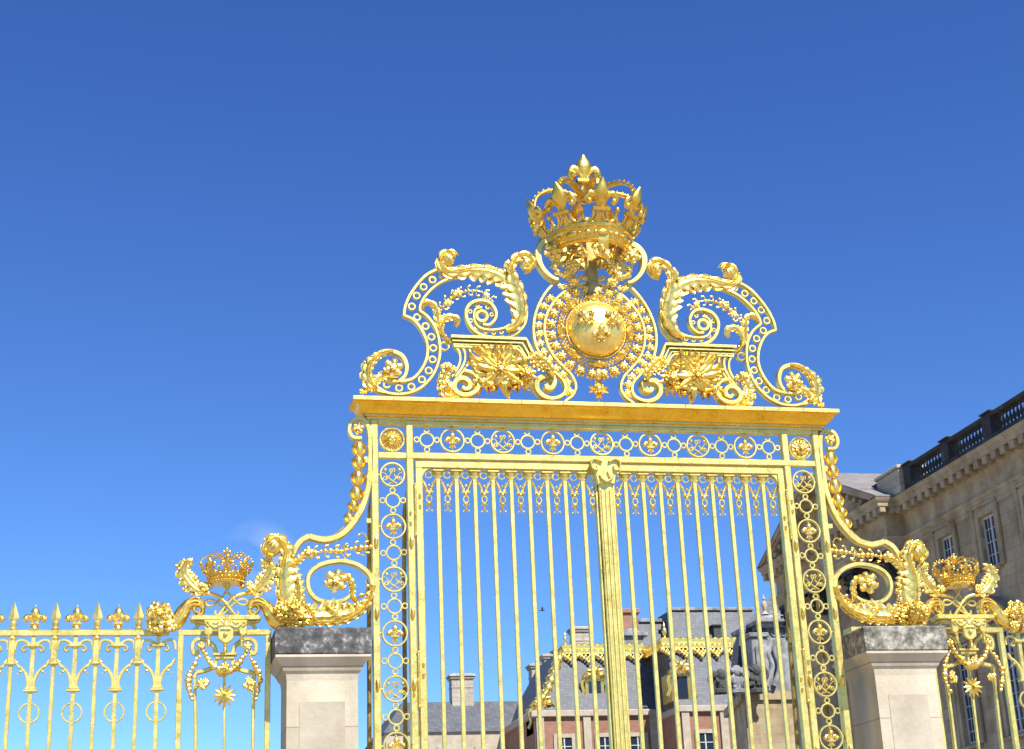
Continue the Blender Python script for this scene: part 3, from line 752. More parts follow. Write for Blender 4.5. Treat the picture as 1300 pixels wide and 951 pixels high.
both(m, 'leaf_festoon', 'gold_leaf', gate)
m = MB()
m.sweep([(.05, -.44, 9.60), (.05, -.475, 9.52), (.05, -.47, 9.42), (.05, -.42, 9.33), (.05, -.32, 9.28), (.04, -.18, 9.30), (.0, -.02, 9.36)], .13, .035)
m.sweep(smooth([(-.3, 9.25), (-.2, 9.45), (0, 9.5), (.2, 9.45), (.3, 9.25)], 5), .035, .1)
for a in range(4):
    an = a*PI/2+PI/4; m.sweep([(0, 0, 9.4), (.25*math.cos(an), .25*math.sin(an), 9.5), (.49*math.cos(an), .49*math.sin(an), 9.66)], .04, .04, 'round')
m.cluster(.03, 9.32, .12, .07, 12, -.40, .035, .05)
m.build('crown_bracket', 'gold_leaf', gate)

def crown(parent, C, R, big=True, zs=1.0):
    Sz = Matrix.Diagonal((1, 1, zs, 1))
    tl = math.radians(26 if big else 24)
    """open royal crown, C = centre of the base, R = base radius; parts share the same shapes"""
    ro = MB(); pr = [(.92,0),(1.0,0),(1.04,.03),(1.0,.07),(1.03,.10),(1.10,.30),(1.16,.33),(1.17,.39),(1.08,.39),(1.0,.30),(.94,.10)]
    ro.lathe((0, 0, 0), [(r*R, h*R) for r, h in pr], 56, True)
    for k in range(32):
        a = 2*PI*k/32+.1; q = .12 if k % 4 == 0 else (.05 if k % 2 else .085)
        M0 = ro.M; ro.M = Matrix.Rotation(a, 4, 'Z') @ Matrix.Translation((1.065*R, 0, .195*R)); ro.ball((0, 0, 0), (.06*R, q*(1.0 if k % 4 else 1.3)*R, q*.75*R), 10, 7); ro.M = M0
    if not big:
        for k in range(40): a = 2*PI*k/40; ro.ball((1.02*R*math.cos(a), 1.02*R*math.sin(a), -.02*R), .05*R, 6, 5)
        ro.lathe((0, 0, 0), [(.93*R, .04*R), (.5*R, .30*R), (.0, .34*R)], 24) if False else None
    ring = ro.build('circlet', 'deep_gold', parent); ring.matrix_local = Matrix.Translation(C) @ Sz
    f = MB(); f.fleur(Matrix.Identity(4), (1.04 if big else .95)*R, 1.12)
    # little stems with balls between the fleurs
    q = MB()
    for g in (-1, 1):
        q.sweep(smooth([(g*.31*R, .24*R), (g*.29*R, .08*R), (g*.17*R, -.02*R), (g*.05*R, .03*R), (0, .18*R)], 4), .085*R, .08*R, 'round')
    q.sweep([(0, .06*R), (0, .2*R)], .10*R, .08*R, 'round'); q.ball((0, 0, .27*R), .075*R, 9, 7)
    a_ = MB()
    pth = smooth([(1.10, 0, .38), (1.33, 0, .75), (1.44, 0, 1.08), (1.36, 0, 1.35), (1.08, 0, 1.52), (.72, 0, 1.55), (.38, 0, 1.47), (.08, 0, 1.36)], 5)
    a_.sweep([(x*R, y*R, z*R) for x, y, z in pth], .05*R, .20*R if big else .1*R)
    for i in range(3, len(pth)-4, 2 if big else 3):
        x, y, z = pth[i]; p2 = pth[min(i+1, len(pth)-1)]; p1 = pth[i-1]; tx, tz = p2[0]-p1[0], p2[2]-p1[2]; l = math.hypot(tx, tz); a_.ball(((x+tz/l*.05)*R, 0, (z-tx/l*.05)*R), (.045 if big else .055)*R, 7, 5)
    fo = so = ao = None
    for k in range(8):
        a = k*PI/4
        for which in 'fsa':
            an = a+(PI/8 if which == 's' else 0)
            tilt = tl
            if which == 'f': Mx = Matrix.Rotation(an+PI/2, 4, 'Z') @ Matrix.Translation((0, -1.13*R, .36*R)) @ Matrix.Rotation(tilt, 4, 'X')
            elif which == 's': Mx = Matrix.Rotation(an+PI/2, 4, 'Z') @ Matrix.Translation((0, -1.13*R, .45*R)) @ Matrix.Rotation(tilt, 4, 'X')
            else: Mx = Matrix.Rotation(an, 4, 'Z')
            Mx = Matrix.Translation(C) @ Sz @ Mx
            if which == 'f':
                if fo is None: ob = fo = f.build('crown_fleur', 'deep_gold', parent)
                else: ob = inst(fo, parent)
            elif which == 's':
                if so is None: ob = so = q.build('crown_point', 'deep_gold', parent)
                else: ob = inst(so, parent)
            else:
                if ao is None: ob = ao = a_.build('arch', 'deep_gold', parent)
                else: ob = inst(ao, parent)
            ob.matrix_local = Mx
    t = MB()
    t.lathe((0, 0, 0), [(.02*R,1.28*R),(.14*R,1.32*R),(.16*R,1.38*R),(.09*R,1.44*R),(.11*R,1.5*R),(.05*R,1.55*R)], 14)
    if big:
        t.fleur(Matrix.Translation((0, 0, 1.50*R)), 1.0*R, 1.3); t.fleur(Matrix.Translation((0, .02, 1.50*R-.004)) @ Matrix.Rotation(PI, 4, 'Z'), 1.0*R, 1.3)
    else:
        t.ball((0, 0, 1.66*R), .15*R, 10, 8); t.ball((0, 0, 1.95*R), .1*R, 8, 6)
        for g in (-1, 1): t.ball((g*.17*R, 0, 1.8*R), .085*R, 8, 6)
        t.ball((0, 0, 1.8*R), .11*R, 8, 6)
    o = t.build('crown_finial', 'deep_gold', parent); o.matrix_local = Matrix.Translation(C) @ Sz
zb = at(747, 295, -.5).z
crown(gate, Vector((0, 0, zb-.09)), .468, True, (10.80-(zb-.09))/(2.5*.468))


# ================================================================== side brackets of the gate
def bracket():
    parts = []
    m = MB()
    m.sweep(smooth(ZD([(775,103),(745,100),(731,75),(740,45),(768,34),(793,50),(803,90),(806,170),(800,265),(778,345),(742,405),(700,445),(650,461),(612,456),(590,449)]), 6), piece([.045,.045,.05,.06,.07,.075,.075,.07]), .10)
    m.sweep(smooth(ZD([(590,449),(560,466),(540,495),(528,525),(520,565),(525,610)]), 5), piece([.07,.07,.07,.05]), .108)
    m.box(-2.82, -2.74, -.03, .03, 6.70, 6.77); m.box(-2.80, -2.74, -.03, .03, 6.0, 6.05)
    m.sweep(smooth(ZE([(672,400),(655,335),(595,280),(510,252),(430,254),(350,277),(298,322),(284,380),(302,440),(350,483),(430,497),(500,482),(545,450)]), 6), piece([.06,.052,.052,.05,.05,.04]), .114)
    m.box(-3.62, -2.85, -.12, .12, 4.735, 4.80)
    parts.append((m, 'bracket_strap', 'gilded_iron'))
    m = MB()
    hs = [((766,140),50,36),((765,188),46,34),((762,243),52,36),((757,298),46,32),((747,342),38,28),((732,385),34,26)]
    for (x, y), h, w in hs:
        cx, cz = ZD([(x, y)])[0]; H = h*.0035*.5; W = w*.0035*.5
        m.ball((cx, -.01, cz), (W*.95, W*.95, H*1.08), 14, 10); m.lathe((cx, -.01, cz+H*.8), [(W*.4, -.01), (W*.75, .0), (W*.4, .02)], 10)
        for g in (-1, 1): m.sweep(smooth([(cx+g*W*.3, cz+H*.9), (cx+g*W*1.12, cz+H*.3), (cx+g*W*1.08, cz-H*.3), (cx+g*W*.6, cz-H*.9)], 4), .028, .06, 'ridge', False, -.02)
    m.sweep(smooth(ZD([(766,105),(766,160),(763,240),(757,300),(745,350),(730,390),(705,420),(683,438)]), 4), piece([.02,.02,.02,.02,.02,.01]), .03, 'round')
    cx, cz = ZD([(762,70)])[0]; m.floret(cx, cz, .078, -.03, 6, .3, 1)
    parts.append((m, 'husk_chain', 'gold_leaf'))
    m = MB()
    m.leaf(ZE([(175,620),(150,530),(128,450),(122,360),(135,280),(150,210),(130,150),(95,122),(50,135),(30,175),(45,215),(72,225)]),
           piece([.10,.08,.06,.06,.06,.07,.09,.11,.07]), piece([.16,.24,.24,.17,.10,.07,.05,.03]), -.04, 11, .07, 130)
    cx, cz = ZE([(72,175)])[0]; m.shell((cx, -.06, cz), .10, 9, .8)
    m.leaf(ZE([(190,615),(300,610),(430,605),(530,585),(610,535),(655,465),(672,400)]), piece([.06,.18,.22,.17,.10,.05,.03]), piece([.02,.05,.06,.06,.05,.04,.03]), -.03, 11, .07, 120)
    m.leaf(ZE([(180,600),(215,520),(225,430),(215,350)]), piece([.05,.06,.05,.01]), piece([.05,.08,.06,.02]), -.07, 6, .05, 50)
    m.leaf(ZE([(330,610),(300,560),(280,525),(255,515)]), piece([.03,.05,.04,.01]), piece([.03,.05,.04,.01]), -.07, 5, .04, 36)
    m.leaf(ZE([(480,605),(430,560),(395,530)]), piece([.03,.05,.02]), piece([.03,.06,.02]), -.08, 4, .04, 30)
    parts.append((m, 'acanthus_scroll', 'gold_leaf'))
    m = MB()
    m.leaf(ZE([(575,500),(548,455),(548,400),(525,350),(490,325)]), piece([.02,.03,.035,.02]), piece([.02,.035,.04,.02]), -.04, 6, .04, 44)
    cx, cz = ZE([(450,372)])[0]; m.floret(cx, cz, .135, -.06, 6, .32, 1, .3)
    m.sweep(smooth(ZE([(560,490),(600,458),(632,440),(642,400),(634,362)]), 4), piece([.02,.03,.02,.01]), .03, 'round')
    for p in ZE([(560,480),(600,452),(640,400)]): m.ball((p[0], -.03, p[1]), .025, 7, 5)
    m.garland(ZE([(330,198),(400,190),(480,190),(560,172),(660,165)]), .026, .055, -.02, .5, None, .35, 2)
    m.leaf(ZE([(180,300),(215,262),(250,225),(285,205)]), piece([.02,.04,.04,.03]), piece([.02,.04,.04,.03]), -.05, 5, .04, 36)
    cx, cz = ZE([(285,205)])[0]; m.floret(cx, cz, .075, -.06, 5, .4, 2)
    for pts in ([(590,165),(625,150),(640,110),(615,80),(590,92)], [(580,175),(605,205),(630,212),(632,190)], [(480,185),(500,155),(520,160)], [(490,195),(505,225),(525,215)]):
        m.sweep(smooth(ZE(pts), 4), .018, .03, 'round'); p = ZE([pts[-1]])[0]; m.ball((p[0], -.01, p[1]), .018, 7, 5)
    parts.append((m, 'flower_spray', 'gold_leaf'))
    m = MB()
    m.cluster(*ZE([(165,570)])[0], .15, .12, 44, -.14, .035, .1); m.cluster(*ZE([(200,610)])[0], .16, .05, 20, -.14, .03, .06)
    cx, cz = ZE([(185,550)])[0]; m.floret(cx, cz, .09, -.24, 6, .3, 2)
    cx, cz = ZE([(120,590)])[0]; m.floret(cx, cz, .07, -.2, 6, .3, 1)
    parts.append((m, 'flower_bunch', 'deep_gold'))
    return parts
for m, nme, mt in bracket(): both(m, nme, mt, gate)

# ================================================================== stone piers
def pier(g, capmat, label):
    e = empty('gate_pier', (g*3.33, 0, 0), label, 'pier', None)
    h = .51
    m = MB(); rg = [(0, 4.36), (.06, 4.36), (.085, 4.40), (.06, 4.34)]
    def rect(mb, lev):
        vs = []; fs = []
        for k, (hw, z) in enumerate(lev): vs += [(-hw, -hw, z), (hw, -hw, z), (hw, hw, z), (-hw, hw, z)]
        for k in range(len(lev)-1):
            for i in range(4): j = (i+1) % 4; fs.append((k*4+i, k*4+j, k*4+4+j, k*4+4+i))
        fs.append((3, 2, 1, 0)); k = (len(lev)-1)*4; fs.append((k, k+1, k+2, k+3)); mb.add(vs, fs)
    rect(m, [(.495, 4.455), (h, 4.47), (h+.002, 4.6), (h, 4.725), (.498, 4.74)]); m.build('capstone', capmat, e, angle=25)
    m = MB(); rect(m, [(.36, 4.10), (.375, 4.20), (.385, 4.27), (.41, 4.30), (.43, 4.345), (.475, 4.40), (.503, 4.43), (.503, 4.455)]); m.build('moulding', 'pier_stone', e, angle=12)
    m = MB(); rect(m, [(.375, .5), (.375, 4.22)]); m.build('shaft', 'pier_stone', e)
    m = MB(); m.box(-.24, .24, -.381, -.37, .9, 3.98); m.build('panel', 'window_stone', e)
    m = MB(); rect(m, [(.48, 0), (.48, .40), (.45, .46), (.38, .52)]); m.build('plinth', 'pier_stone', e)
pier(-1, 'pier_cap_dark', 'stone pier with a blackened capstone left of the gilded gate, beside the left fence')
pier(1, 'pier_cap_light', 'stone pier with pale lichen spotted capstone right of the gate, before the palace wing')

# ================================================================== fence emblem panels
EX = (at(258, 808).x, at(342, 808).x)
ZR = 4.775
def emblem(mir, label):
    ccx = ZF([(560, 300)])[0][0]
    e = empty('emblem_panel', ((-ccx if mir else ccx), 0, 0), label, 'fence panel', 'crowned emblem panels beside the gate piers')
    off = -ccx
    def B(m, nme, mt):
        m.v = [(v[0]+off, v[1], v[2]) for v in m.v]; return m.build(nme, mt, e, mir)
    m = MB(); xl, xr = ZF([(258, 700)])[0][0], ZF([(838, 700)])[0][0]
    for x in (xl, xr): m.box(x-.03, x+.03, -.03, .03, .1, ZR+.005, .005)
    m.box(xl-.03, xr+.03, -.034, .034, ZR-.03, ZR+.03, .005); m.box(xl, xr, -.028, .028, .25, .33, .005)
    for g, xx in ((1, 0), (-1, 0)):
        pass
    for pts in ([(375,590),(350,625),(300,655)], [(735,590),(760,625),(800,655)]): m.sweep(smooth(ZF(pts), 4), .035, .06)
    B(m, 'frame', 'gilded_iron')
    m = MB()
    for s_ in (0, 1):
        fx = (lambda x: x) if s_ == 0 else (lambda x: 1200-x)
        q = lambda pts: ZG([(fx(x), y) for x, y in pts])
        m.sweep(smooth(q([(300,625),(250,650),(225,600),(235,520),(290,480),(360,480),(430,520),(480,570),(500,640)]), 5), .045, .06)
        m.sweep(smooth(q([(490,720),(500,760),(470,810),(380,850),(260,880),(250,940)]), 4), .045, .06)
        m.sweep(q([(250,940),(262,1500),(262,2600)]), .035, .05)
        m.sweep(smooth(q([(262,2600),(330,2800),(480,2860),(600,2800)]), 4), .035, .05)
    m.sweep(ZG([(600,700),(600,1300),(600,3600)]), .03, .04)
    a, b_ = ZG([(462,660)])[0], ZG([(750,700)])[0]
    m.box(a[0], b_[0], -.07, .05, b_[1]+.02, a[1]+.01, .006); m.box(a[0]+.03, b_[0]-.03, -.05, .04, b_[1]-.015, b_[1]+.018, .004)
    B(m, 'inner_scrollwork', 'gilded_iron')
    m = MB()
    m.garland(ZG([(330,590),(370,680),(430,770),(520,850),(600,880),(690,850),(780,770),(830,690),(870,590)]), .032, .042, -.09, .35, piece([.5,.8,1.1,1.4,1.1,.8,.5]))
    m.garland(ZG([(330,590),(370,680),(430,770),(520,850),(600,880),(690,850),(780,770),(830,690),(870,590)]), .028, .05, -.06, .5, piece([.5,.9,1.2,1.6,1.2,.9,.5]))
    cx, cz = ZG([(600,830)])[0]; m.floret(cx, cz, .055, -.14, 6, .35, 1)
    for pts in ([(305,690),(250,770),(200,860),(170,960),(180,1080),(220,1200)], [(890,690),(940,770),(985,860),(1005,960),(995,1080),(960,1200)]):
        m.garland(ZG(pts), .028, .045, -.07, .35, piece([.4,1,1.1,1.1,.8]))
    for x, y in ((325,580),(870,580)): cx, cz = ZG([(x,y)])[0]; m.floret(cx, cz, .05, -.08, 5, .4)
    for x, y in ((880,1020),(330,1020)): m.cluster(*ZG([(x,y)])[0], .06, .06, 10, -.05, .026, .04)
    m.star(*ZG([(600,1150)])[0], .02, .13, 12, -.03, .03, .035)
    B(m, 'bead_garland', 'gold_leaf')
    # shelf and lambrequin
    m = MB(); a, b_ = ZG([(200,215)])[0], ZG([(1025,275)])[0]
    m.box(a[0], b_[0], -.11, .11, b_[1], a[1], .012); m.box(a[0]+.05, b_[0]-.05, -.085, .085, b_[1]-.025, b_[1]-.001, .006)
    B(m, 'shelf', 'gilded_iron')
    m = MB()
    arc = lambda x0, x1, y, h, n=8, up=False: [(x0+(x1-x0)*k/n, y+(-h if up else h)*math.sin(PI*k/n)) for k in range(n+1)]
    out = [(362,285)]+arc(362,455,440,22)+arc(465,520,400,30,6,True)[0:]+arc(520,700,500,55,10)+arc(705,765,400,30,6,True)+arc(772,860,440,22)+[(860,285)]
    m.prism(ZG(out), -.15, -.11, .008)
    for g in (-1, 1):
        q = lambda pts: ZG([(610+g*x, y) for x, y in pts])
        m.sweep(smooth(q([(20,300),(70,350),(130,370),(180,340),(210,300),(230,330),(200,360)]), 4), .018, .02, 'round', False, -.155)
        m.sweep(smooth(q([(80,300),(110,320),(150,310)]), 4), .016, .02, 'round', False, -.155)
    cx, cz = ZG([(610,340)])[0]; m.ball((cx, -.155, cz), (.035, .02, .045), 9, 7); m.star(cx, cz, .02, .09, 8, -.15, .02, .03)
    m.sweep(ZG([(560,385),(660,385)]), .03, .03, 'round', False, -.155); m.ball((cx, -.155, cz-.1), .025, 8, 6)
    B(m, 'lambrequin', 'gilded_iron')
    m = MB()
    for x, y0, y1 in ((412,455,590),(800,455,590),(605,555,660)):
        t, z0, z1 = ZG([(x,y0)])[0], 0, ZG([(x,y1)])[0][1]; H = t[1]-z1
        m.lathe((t[0], -.13, z1), [(.024, 0), (.026, H*.25), (.018, H*.55), (.024, H*.62), (.024, H*.7), (.012, H*.76), (.026, H*.9), (.012, H*1.02)], 12)
    B(m, 'tassel', 'gold_leaf')
    # interlaced scrolls and palm branches
    m = MB()
    for s_ in (0, 1):
        fx = (lambda x: x) if s_ == 0 else (lambda x: 1124-x)
        q = lambda pts: ZF([(fx(x), y) for x, y in pts])
        m.sweep(smooth(q([(585,330),(555,375),(520,420),(480,455),(440,462),(425,445),(440,425),(480,430),(530,470),(570,510),(610,532),(640,520),(635,500)]), 5), .024, .03, 'round', False, -.02*(1 if s_ else -1))
        m.sweep(smooth(q([(690,385),(620,405),(570,450),(530,500),(500,535)]), 5), piece([.045,.045,.035,.03]), .04, 'round', False, -.01-.02*s_)
    B(m, 'crossed_stems', 'gilded_iron')
    for s_ in (0, 1):
        m = MB()
        fx = (lambda x: x) if s_ == 0 else (lambda x: 1124-x)
        q = lambda pts: ZF([(fx(x), y) for x, y in pts])
        w0 = piece([.02,.06,.10,.10,.09,.06,.03]); sm = piece([.02,.05,.08,.09,.08,.06,.03])
        pth = [(440,392),(390,370),(345,335),(310,295),(285,255),(282,215),(300,185),(335,175)]
        m.leaf(q(pth), w0 if s_ == 0 else sm, sm if s_ == 0 else w0, -.02, 6, .035, 70, True, .02, .22)
        cx, cz = q([(412,350)])[0]; m.cluster(cx, cz, .045, .05, 10, -.05, .022, .03)
        for a, b_ in (((300,290),(230,270)),((270,230),(228,205)),((345,350),(275,360)),((395,380),(330,385)),((350,330),(360,280)),((310,280),(330,250))):
            m.sweep(smooth(q([a, ((a[0]+b_[0])/2+6, (a[1]+b_[1])/2+8), b_]), 4), piece([.05,.05,.02]), .04, 'ridge', False, -.02); c_ = q([b_])[0]; m.ball((c_[0], -.02, c_[1]), .02, 7, 5)
        B(m, 'palm_branch', 'gold_leaf')
    for s_ in (0, 1):
        m = MB()
        fx = (lambda x: x) if s_ == 0 else (lambda x: 1120-x)
        q = lambda pts: ZF([(fx(x), y) for x, y in pts])
        m.sweep(smooth(q([(388,500),(368,515),(348,500),(352,470),(385,465),(405,490),(398,520),(370,532)]), 4), piece([.03,.04,.05,.05,.05]), .12, 'round')
        m.sweep(smooth(q([(405,490),(395,450),(350,438),(305,462),(270,510),(240,560),(200,595),(165,605)]), 6), piece([.06,.09,.10,.12,.15,.17,.15,.12]), piece([.12,.12,.12,.14,.16,.16,.14]), 'round', False, -.01)
        for k in (-1, 0, 1):
            m.sweep(smooth([(x, z+k*.035) for x, z in q([(380,445),(345,440),(300,465),(268,512),(238,560),(200,592)])], 5), .016, .03, 'round', False, -.08+abs(k)*.012)
        B(m, 'horn_arm', 'gold_leaf')
    for s_ in (0, 1):
        m = MB()
        fx = (lambda x: x) if s_ == 0 else (lambda x: 1120-x)
        q = lambda pts: ZF([(fx(x), y) for x, y in pts])
        cx, cz = q([(118,530)])[0]; m.cluster(cx, cz, .14, .14, 30, -.06, .035, .1); m.floret(cx, cz, .13, -.12, 8, .28, 2)
        cx, cz = q([(130,610)])[0]; m.cluster(cx, cz, .15, .08, 26, -.08, .032, .06)
        cx, cz = q([(75,590)])[0]; m.floret(cx, cz, .07, -.1, 6, .3, 1)
        B(m, 'flower_head', 'gold_leaf')
    Cc = ZF([(562, 312)])[0]
    crown(e, Vector(((0), 0, Cc[1])), .19, False)
    m = MB()
    for g in (-1, 1): m.ball((g*.17, 0, Cc[1]-.045), .03, 7, 5); m.sweep([(g*.16, Cc[1]), (g*.17, Cc[1]-.03)], .02, .02, 'round')
    m.lathe((0, 0, Cc[1]-.02), [(.05, 0), (.15, .0), (.175, .05), (.0, .09)], 20); m.sweep([(0, Cc[1]), (0, Cc[1]-.12)], .02, .02, 'round')
    m.build('crown_base', 'gold_leaf', e)
    return e
emblem(False, 'gilded crowned fence panel left of the blackened pier, against open sky')
emblem(True, 'gilded crowned fence panel right of the pale pier, before the palace wing')

# ================================================================== picket fences
def unit_meshes():
    u = {}
    m = MB(); m.box(-.021, .021, -.021, .021, .1, 4.46, .004); m.box(-.034, .034, -.034, .034, 4.46, 4.70, .006)
    m.box(-.043, .043, -.043, .043, 4.445, 4.465, .004); m.lathe((0, 0, 0), [(.03, 4.70), (.045, 4.72), (.03, 4.745)], 12); m.build
    u['picket'] = (m, 'gilded_iron')
    m = MB(); m.lathe((0, 0, 0), [(.03, 4.80), (.045, 4.82), (.025, 4.84), (.036, 4.865), (.036, 4.89), (.014, 4.91)], 12)
    m.sweep([(0, 4.905), (0, 4.92), (0, 4.94), (0, 4.96), (0, 5.0), (0, 5.04), (0, 5.085), (0, 5.11)], lambda t: [.03, .09, .108, .098, .072, .046, .018, .003][round(t*7)], lambda t: [.03, .04, .042, .04, .032, .024, .012, .003][round(t*7)], 'ridge')
    u['spear_finial'] = (m, 'gilded_iron')
    m = MB(); m.box(-.05, .05, -.04, .04, 4.805, 4.825, .004); m.lathe((0, 0, 0), [(.045, 4.825), (.035, 4.85), (.045, 4.865)], 12); m.box(-.055, .055, -.045, .045, 4.862, 4.878, .004)
    m.ball((0, 0, 4.98), (.048, .045, .068), 12, 9); m.ball((0, 0, 5.055), (.010, .01, .022), 8, 6)
    for g in (-1, 1):
        m.sweep(smooth([(g*.015, 4.885), (g*.04, 4.93), (g*.075, 4.955), (g*.10, 4.935)], 4), piece([.03, .045, .05, .045]), piece([.03, .05, .06, .05]), 'round'); m.ball((g*.092, 0, 4.925), .036, 10, 7)
    u['fleur_finial'] = (m, 'gold_leaf')
    m = MB(); m.box(-.022, .022, -.02, .02, .1, 4.74, .003)
    m.box(-.066, .066, -.04, .04, 4.63, 4.66, .004); m.lathe((0, 0, 0), [(.02, 4.60), (.04, 4.635)], 10)
    for g in (-1, 1):
        m.sweep(smooth([(g*.05, 4.655), (g*.10, 4.63), (g*.108, 4.60), (g*.085, 4.585), (g*.068, 4.60)], 4), .027, .042, 'round')
        m.sweep(smooth([(g*.03, 4.66), (g*.10, 4.70), (g*.16, 4.69), (g*.178, 4.64), (g*.178, 4.60)], 4), .027, .042, 'rect')
        m.sweep(smooth([(g*.175, 4.50), (g*.15, 4.45), (g*.10, 4.41), (g*.055, 4.35), (g*.03, 4.27), (g*.03, 4.20)], 5), piece([.024, .028, .036, .036]), .045, 'rect')
        for x, z in ((.135, 4.425), (.11, 4.375), (.155, 4.47)): m.ball((g*x, -.01, z), .016, 7, 5)
        m.sweep(smooth([(g*.11, 4.40), (g*.13, 4.35), (g*.15, 4.36)], 3), .012, .02, 'round')
    m.box(-.06, .06, -.035, .035, 4.19, 4.21, .004); m.box(-.07, .07, -.04, .04, 4.165, 4.188, .004)
    m.ring(0, 3.95, .10, .02, .035, seg=20)
    u['scroll_bar'] = (m, 'gilded_iron')
    return u
UM = unit_meshes(); FIRST = {}
def fence(g, label):
    e = empty('picket_fence', (g*7.9, 0, 0), label, 'fence', 'gilded picket fences on both sides of the gate')
    x_in, x_out = 4.93, 10.9
    m = MB(); a, b_ = sorted((g*x_in-g*7.9, g*x_out-g*7.9))
    m.box(a, b_, -.036, .036, ZR-.03, ZR+.03, .005); m.build('top_rail', 'gilded_iron', e)
    m = MB(); m.box(a, b_, -.03, .03, .3, .37, .005); m.box(a, b_, -.03, .03, 2.0, 2.05, .005); m.build('lower_rail', 'gilded_iron', e)
    m = MB(); m.box(a, b_, -.2, .2, 0, .28, .01); m.build('kerb', 'pier_stone', e)
    n = 14
    for i in range(n):
        x = g*(5.25+.4275*i-7.9); x2 = g*(5.25+.4275*(i-.5)-7.9)
        items = [('picket', x), ('spear_finial', x)]
        items += [('fleur_finial', x2)] if i > 0 else []
        items += [('scroll_bar', x2)]
        for k, xx in items:
            if k not in FIRST: FIRST[k] = UM[k][0].build(k, UM[k][1], e); FIRST[k].location = (xx, 0, 0)
            else: inst(FIRST[k], e, (xx, 0, 0))
fence(-1, 'gilded fence with spear finials against blue sky, at the left edge')
fence(1, 'gilded picket fence running off to the right, before the palace wing')

# ================================================================== palace wing on the right
def window(parent, cy, z0, z1, hw, X=30.7, dirx=-1):
    """tall casement in a wall facing -x: stone surround, recessed sash with glazing bars, glass"""
    m = MB()
    fr = .34
    m.box(X-.10, X+.02, cy-hw-fr, cy-hw, z0-.1, z1+fr, .02); m.box(X-.10, X+.02, cy+hw, cy+hw+fr, z0-.1, z1+fr, .02); m.box(X-.10, X+.02, cy-hw+.001, cy+hw-.001, z1, z1+fr, .02)
    m.box(X-.16, X-.02, cy-hw-fr-.08, cy-hw-fr+.06, z0-.1, z1+fr+.08, .02); m.box(X-.16, X-.02, cy+hw+fr-.06, cy+hw+fr+.08, z0-.1, z1+fr+.08, .02)
    m.box(X-.17, X-.02, cy-hw-fr-.08, cy+hw+fr+.08, z1+fr+.081, z1+fr+.2, .02)
    m.box(X-.22, X+.5, cy-hw-.1, cy+hw+.1, z0-.24, z0-.101, .02)
    w = m.build('window', 'wing_trim', parent)
    m = MB(); xs = X+.20
    m.box(xs-.05, xs+.03, cy-hw, cy-hw+.09, z0, z1); m.box(xs-.05, xs+.03, cy+hw-.09, cy+hw, z0, z1); m.box(xs-.052, xs+.03, cy-.06, cy+.06, z0, z1)
    m.box(xs-.049, xs+.03, cy-hw, cy+hw, z0, z0+.1); m.box(xs-.049, xs+.03, cy-hw, cy+hw, z1-.1, z1)
    for s_ in (-1, 1): m.box(xs-.02, xs+.02, cy+s_*(hw/2+.0)-.018, cy+s_*(hw/2)+.018, z0+.1, z1-.1)
    nb = max(3, round((z1-z0)/.52))
    for i in range(1, nb): z = z0+(z1-z0)*i/nb; m.box(xs-.022, xs+.022, cy-hw+.09, cy+hw-.09, z-.018, z+.018)
    m.build('sash', 'window_paint', w)
    m = MB(); m.box(xs+.005, xs+.015, cy-hw+.05, cy+hw-.05, z0+.05, z1-.05); m.build('glass', 'window_glass', w)
wing = empty('palace_wing', (34, 30, 0), 'ochre stone palace wing in shade, a dark balustrade along its roof, at the right edge', 'palace')
def W(m, n, mt, parent=None, angle=38):
    o = m.build(n, mt, wing if parent is None else parent, angle=angle)
    if parent is None: o.location = (-34, -30, 0)
    return o
# wall facing -x with real window openings
Y0, Y1 = 6.0, 53.6
wc = [45.55+3.95*k for k in (1, 0, -1, -2, -3, -4, -5, -6, -7, -8, -9)]
wc = [y for y in wc if y > Y0+1.2]
rows_ = [(15.72, 18.02, .70), (8.6, 13.0, .72), (2.2, 6.4, .72)]
def wall_with_holes(m, X0, X1, ya, yb, za, zb, holes):
    """holes (y0,y1,z0,z1); wall slab between X0 and X1"""
    zs = sorted({za, zb} | {h[2] for h in holes} | {h[3] for h in holes})
    for a, b_ in zip(zs, zs[1:]):
        hs = sorted([h for h in holes if h[2] <= a+1e-6 and h[3] >= b_-1e-6]); y = ya
        for h in hs:
            if h[0] > y: m.box(X0, X1, y, h[0], a, b_)
            y = h[1]
        if y < yb: m.box(X0, X1, y, yb, a, b_)
m = MB(); holes = [(cy-hw, cy+hw, z0, z1) for cy in wc for z0, z1, hw in rows_]
wall_with_holes(m, 30.7, 31.3, Y0, Y1, 0, 18.9, holes)
m.box(31.9, 44, Y0+.3, Y1, 0, 18.9); m.box(31.3, 31.9, Y0+.3, Y0+.5, 0, 18.9); m.box(31.25, 44, Y0, Y0+.29, 0, 18.9)
W(m, 'wall', 'wing_stone')
for cy in wc:
    for z0, z1, hw in rows_:
        window(wing, cy, z0, z1, hw)
for o in [o for o in wing.children if o.name.startswith('window')]: o.location = (-34, -30, 0)
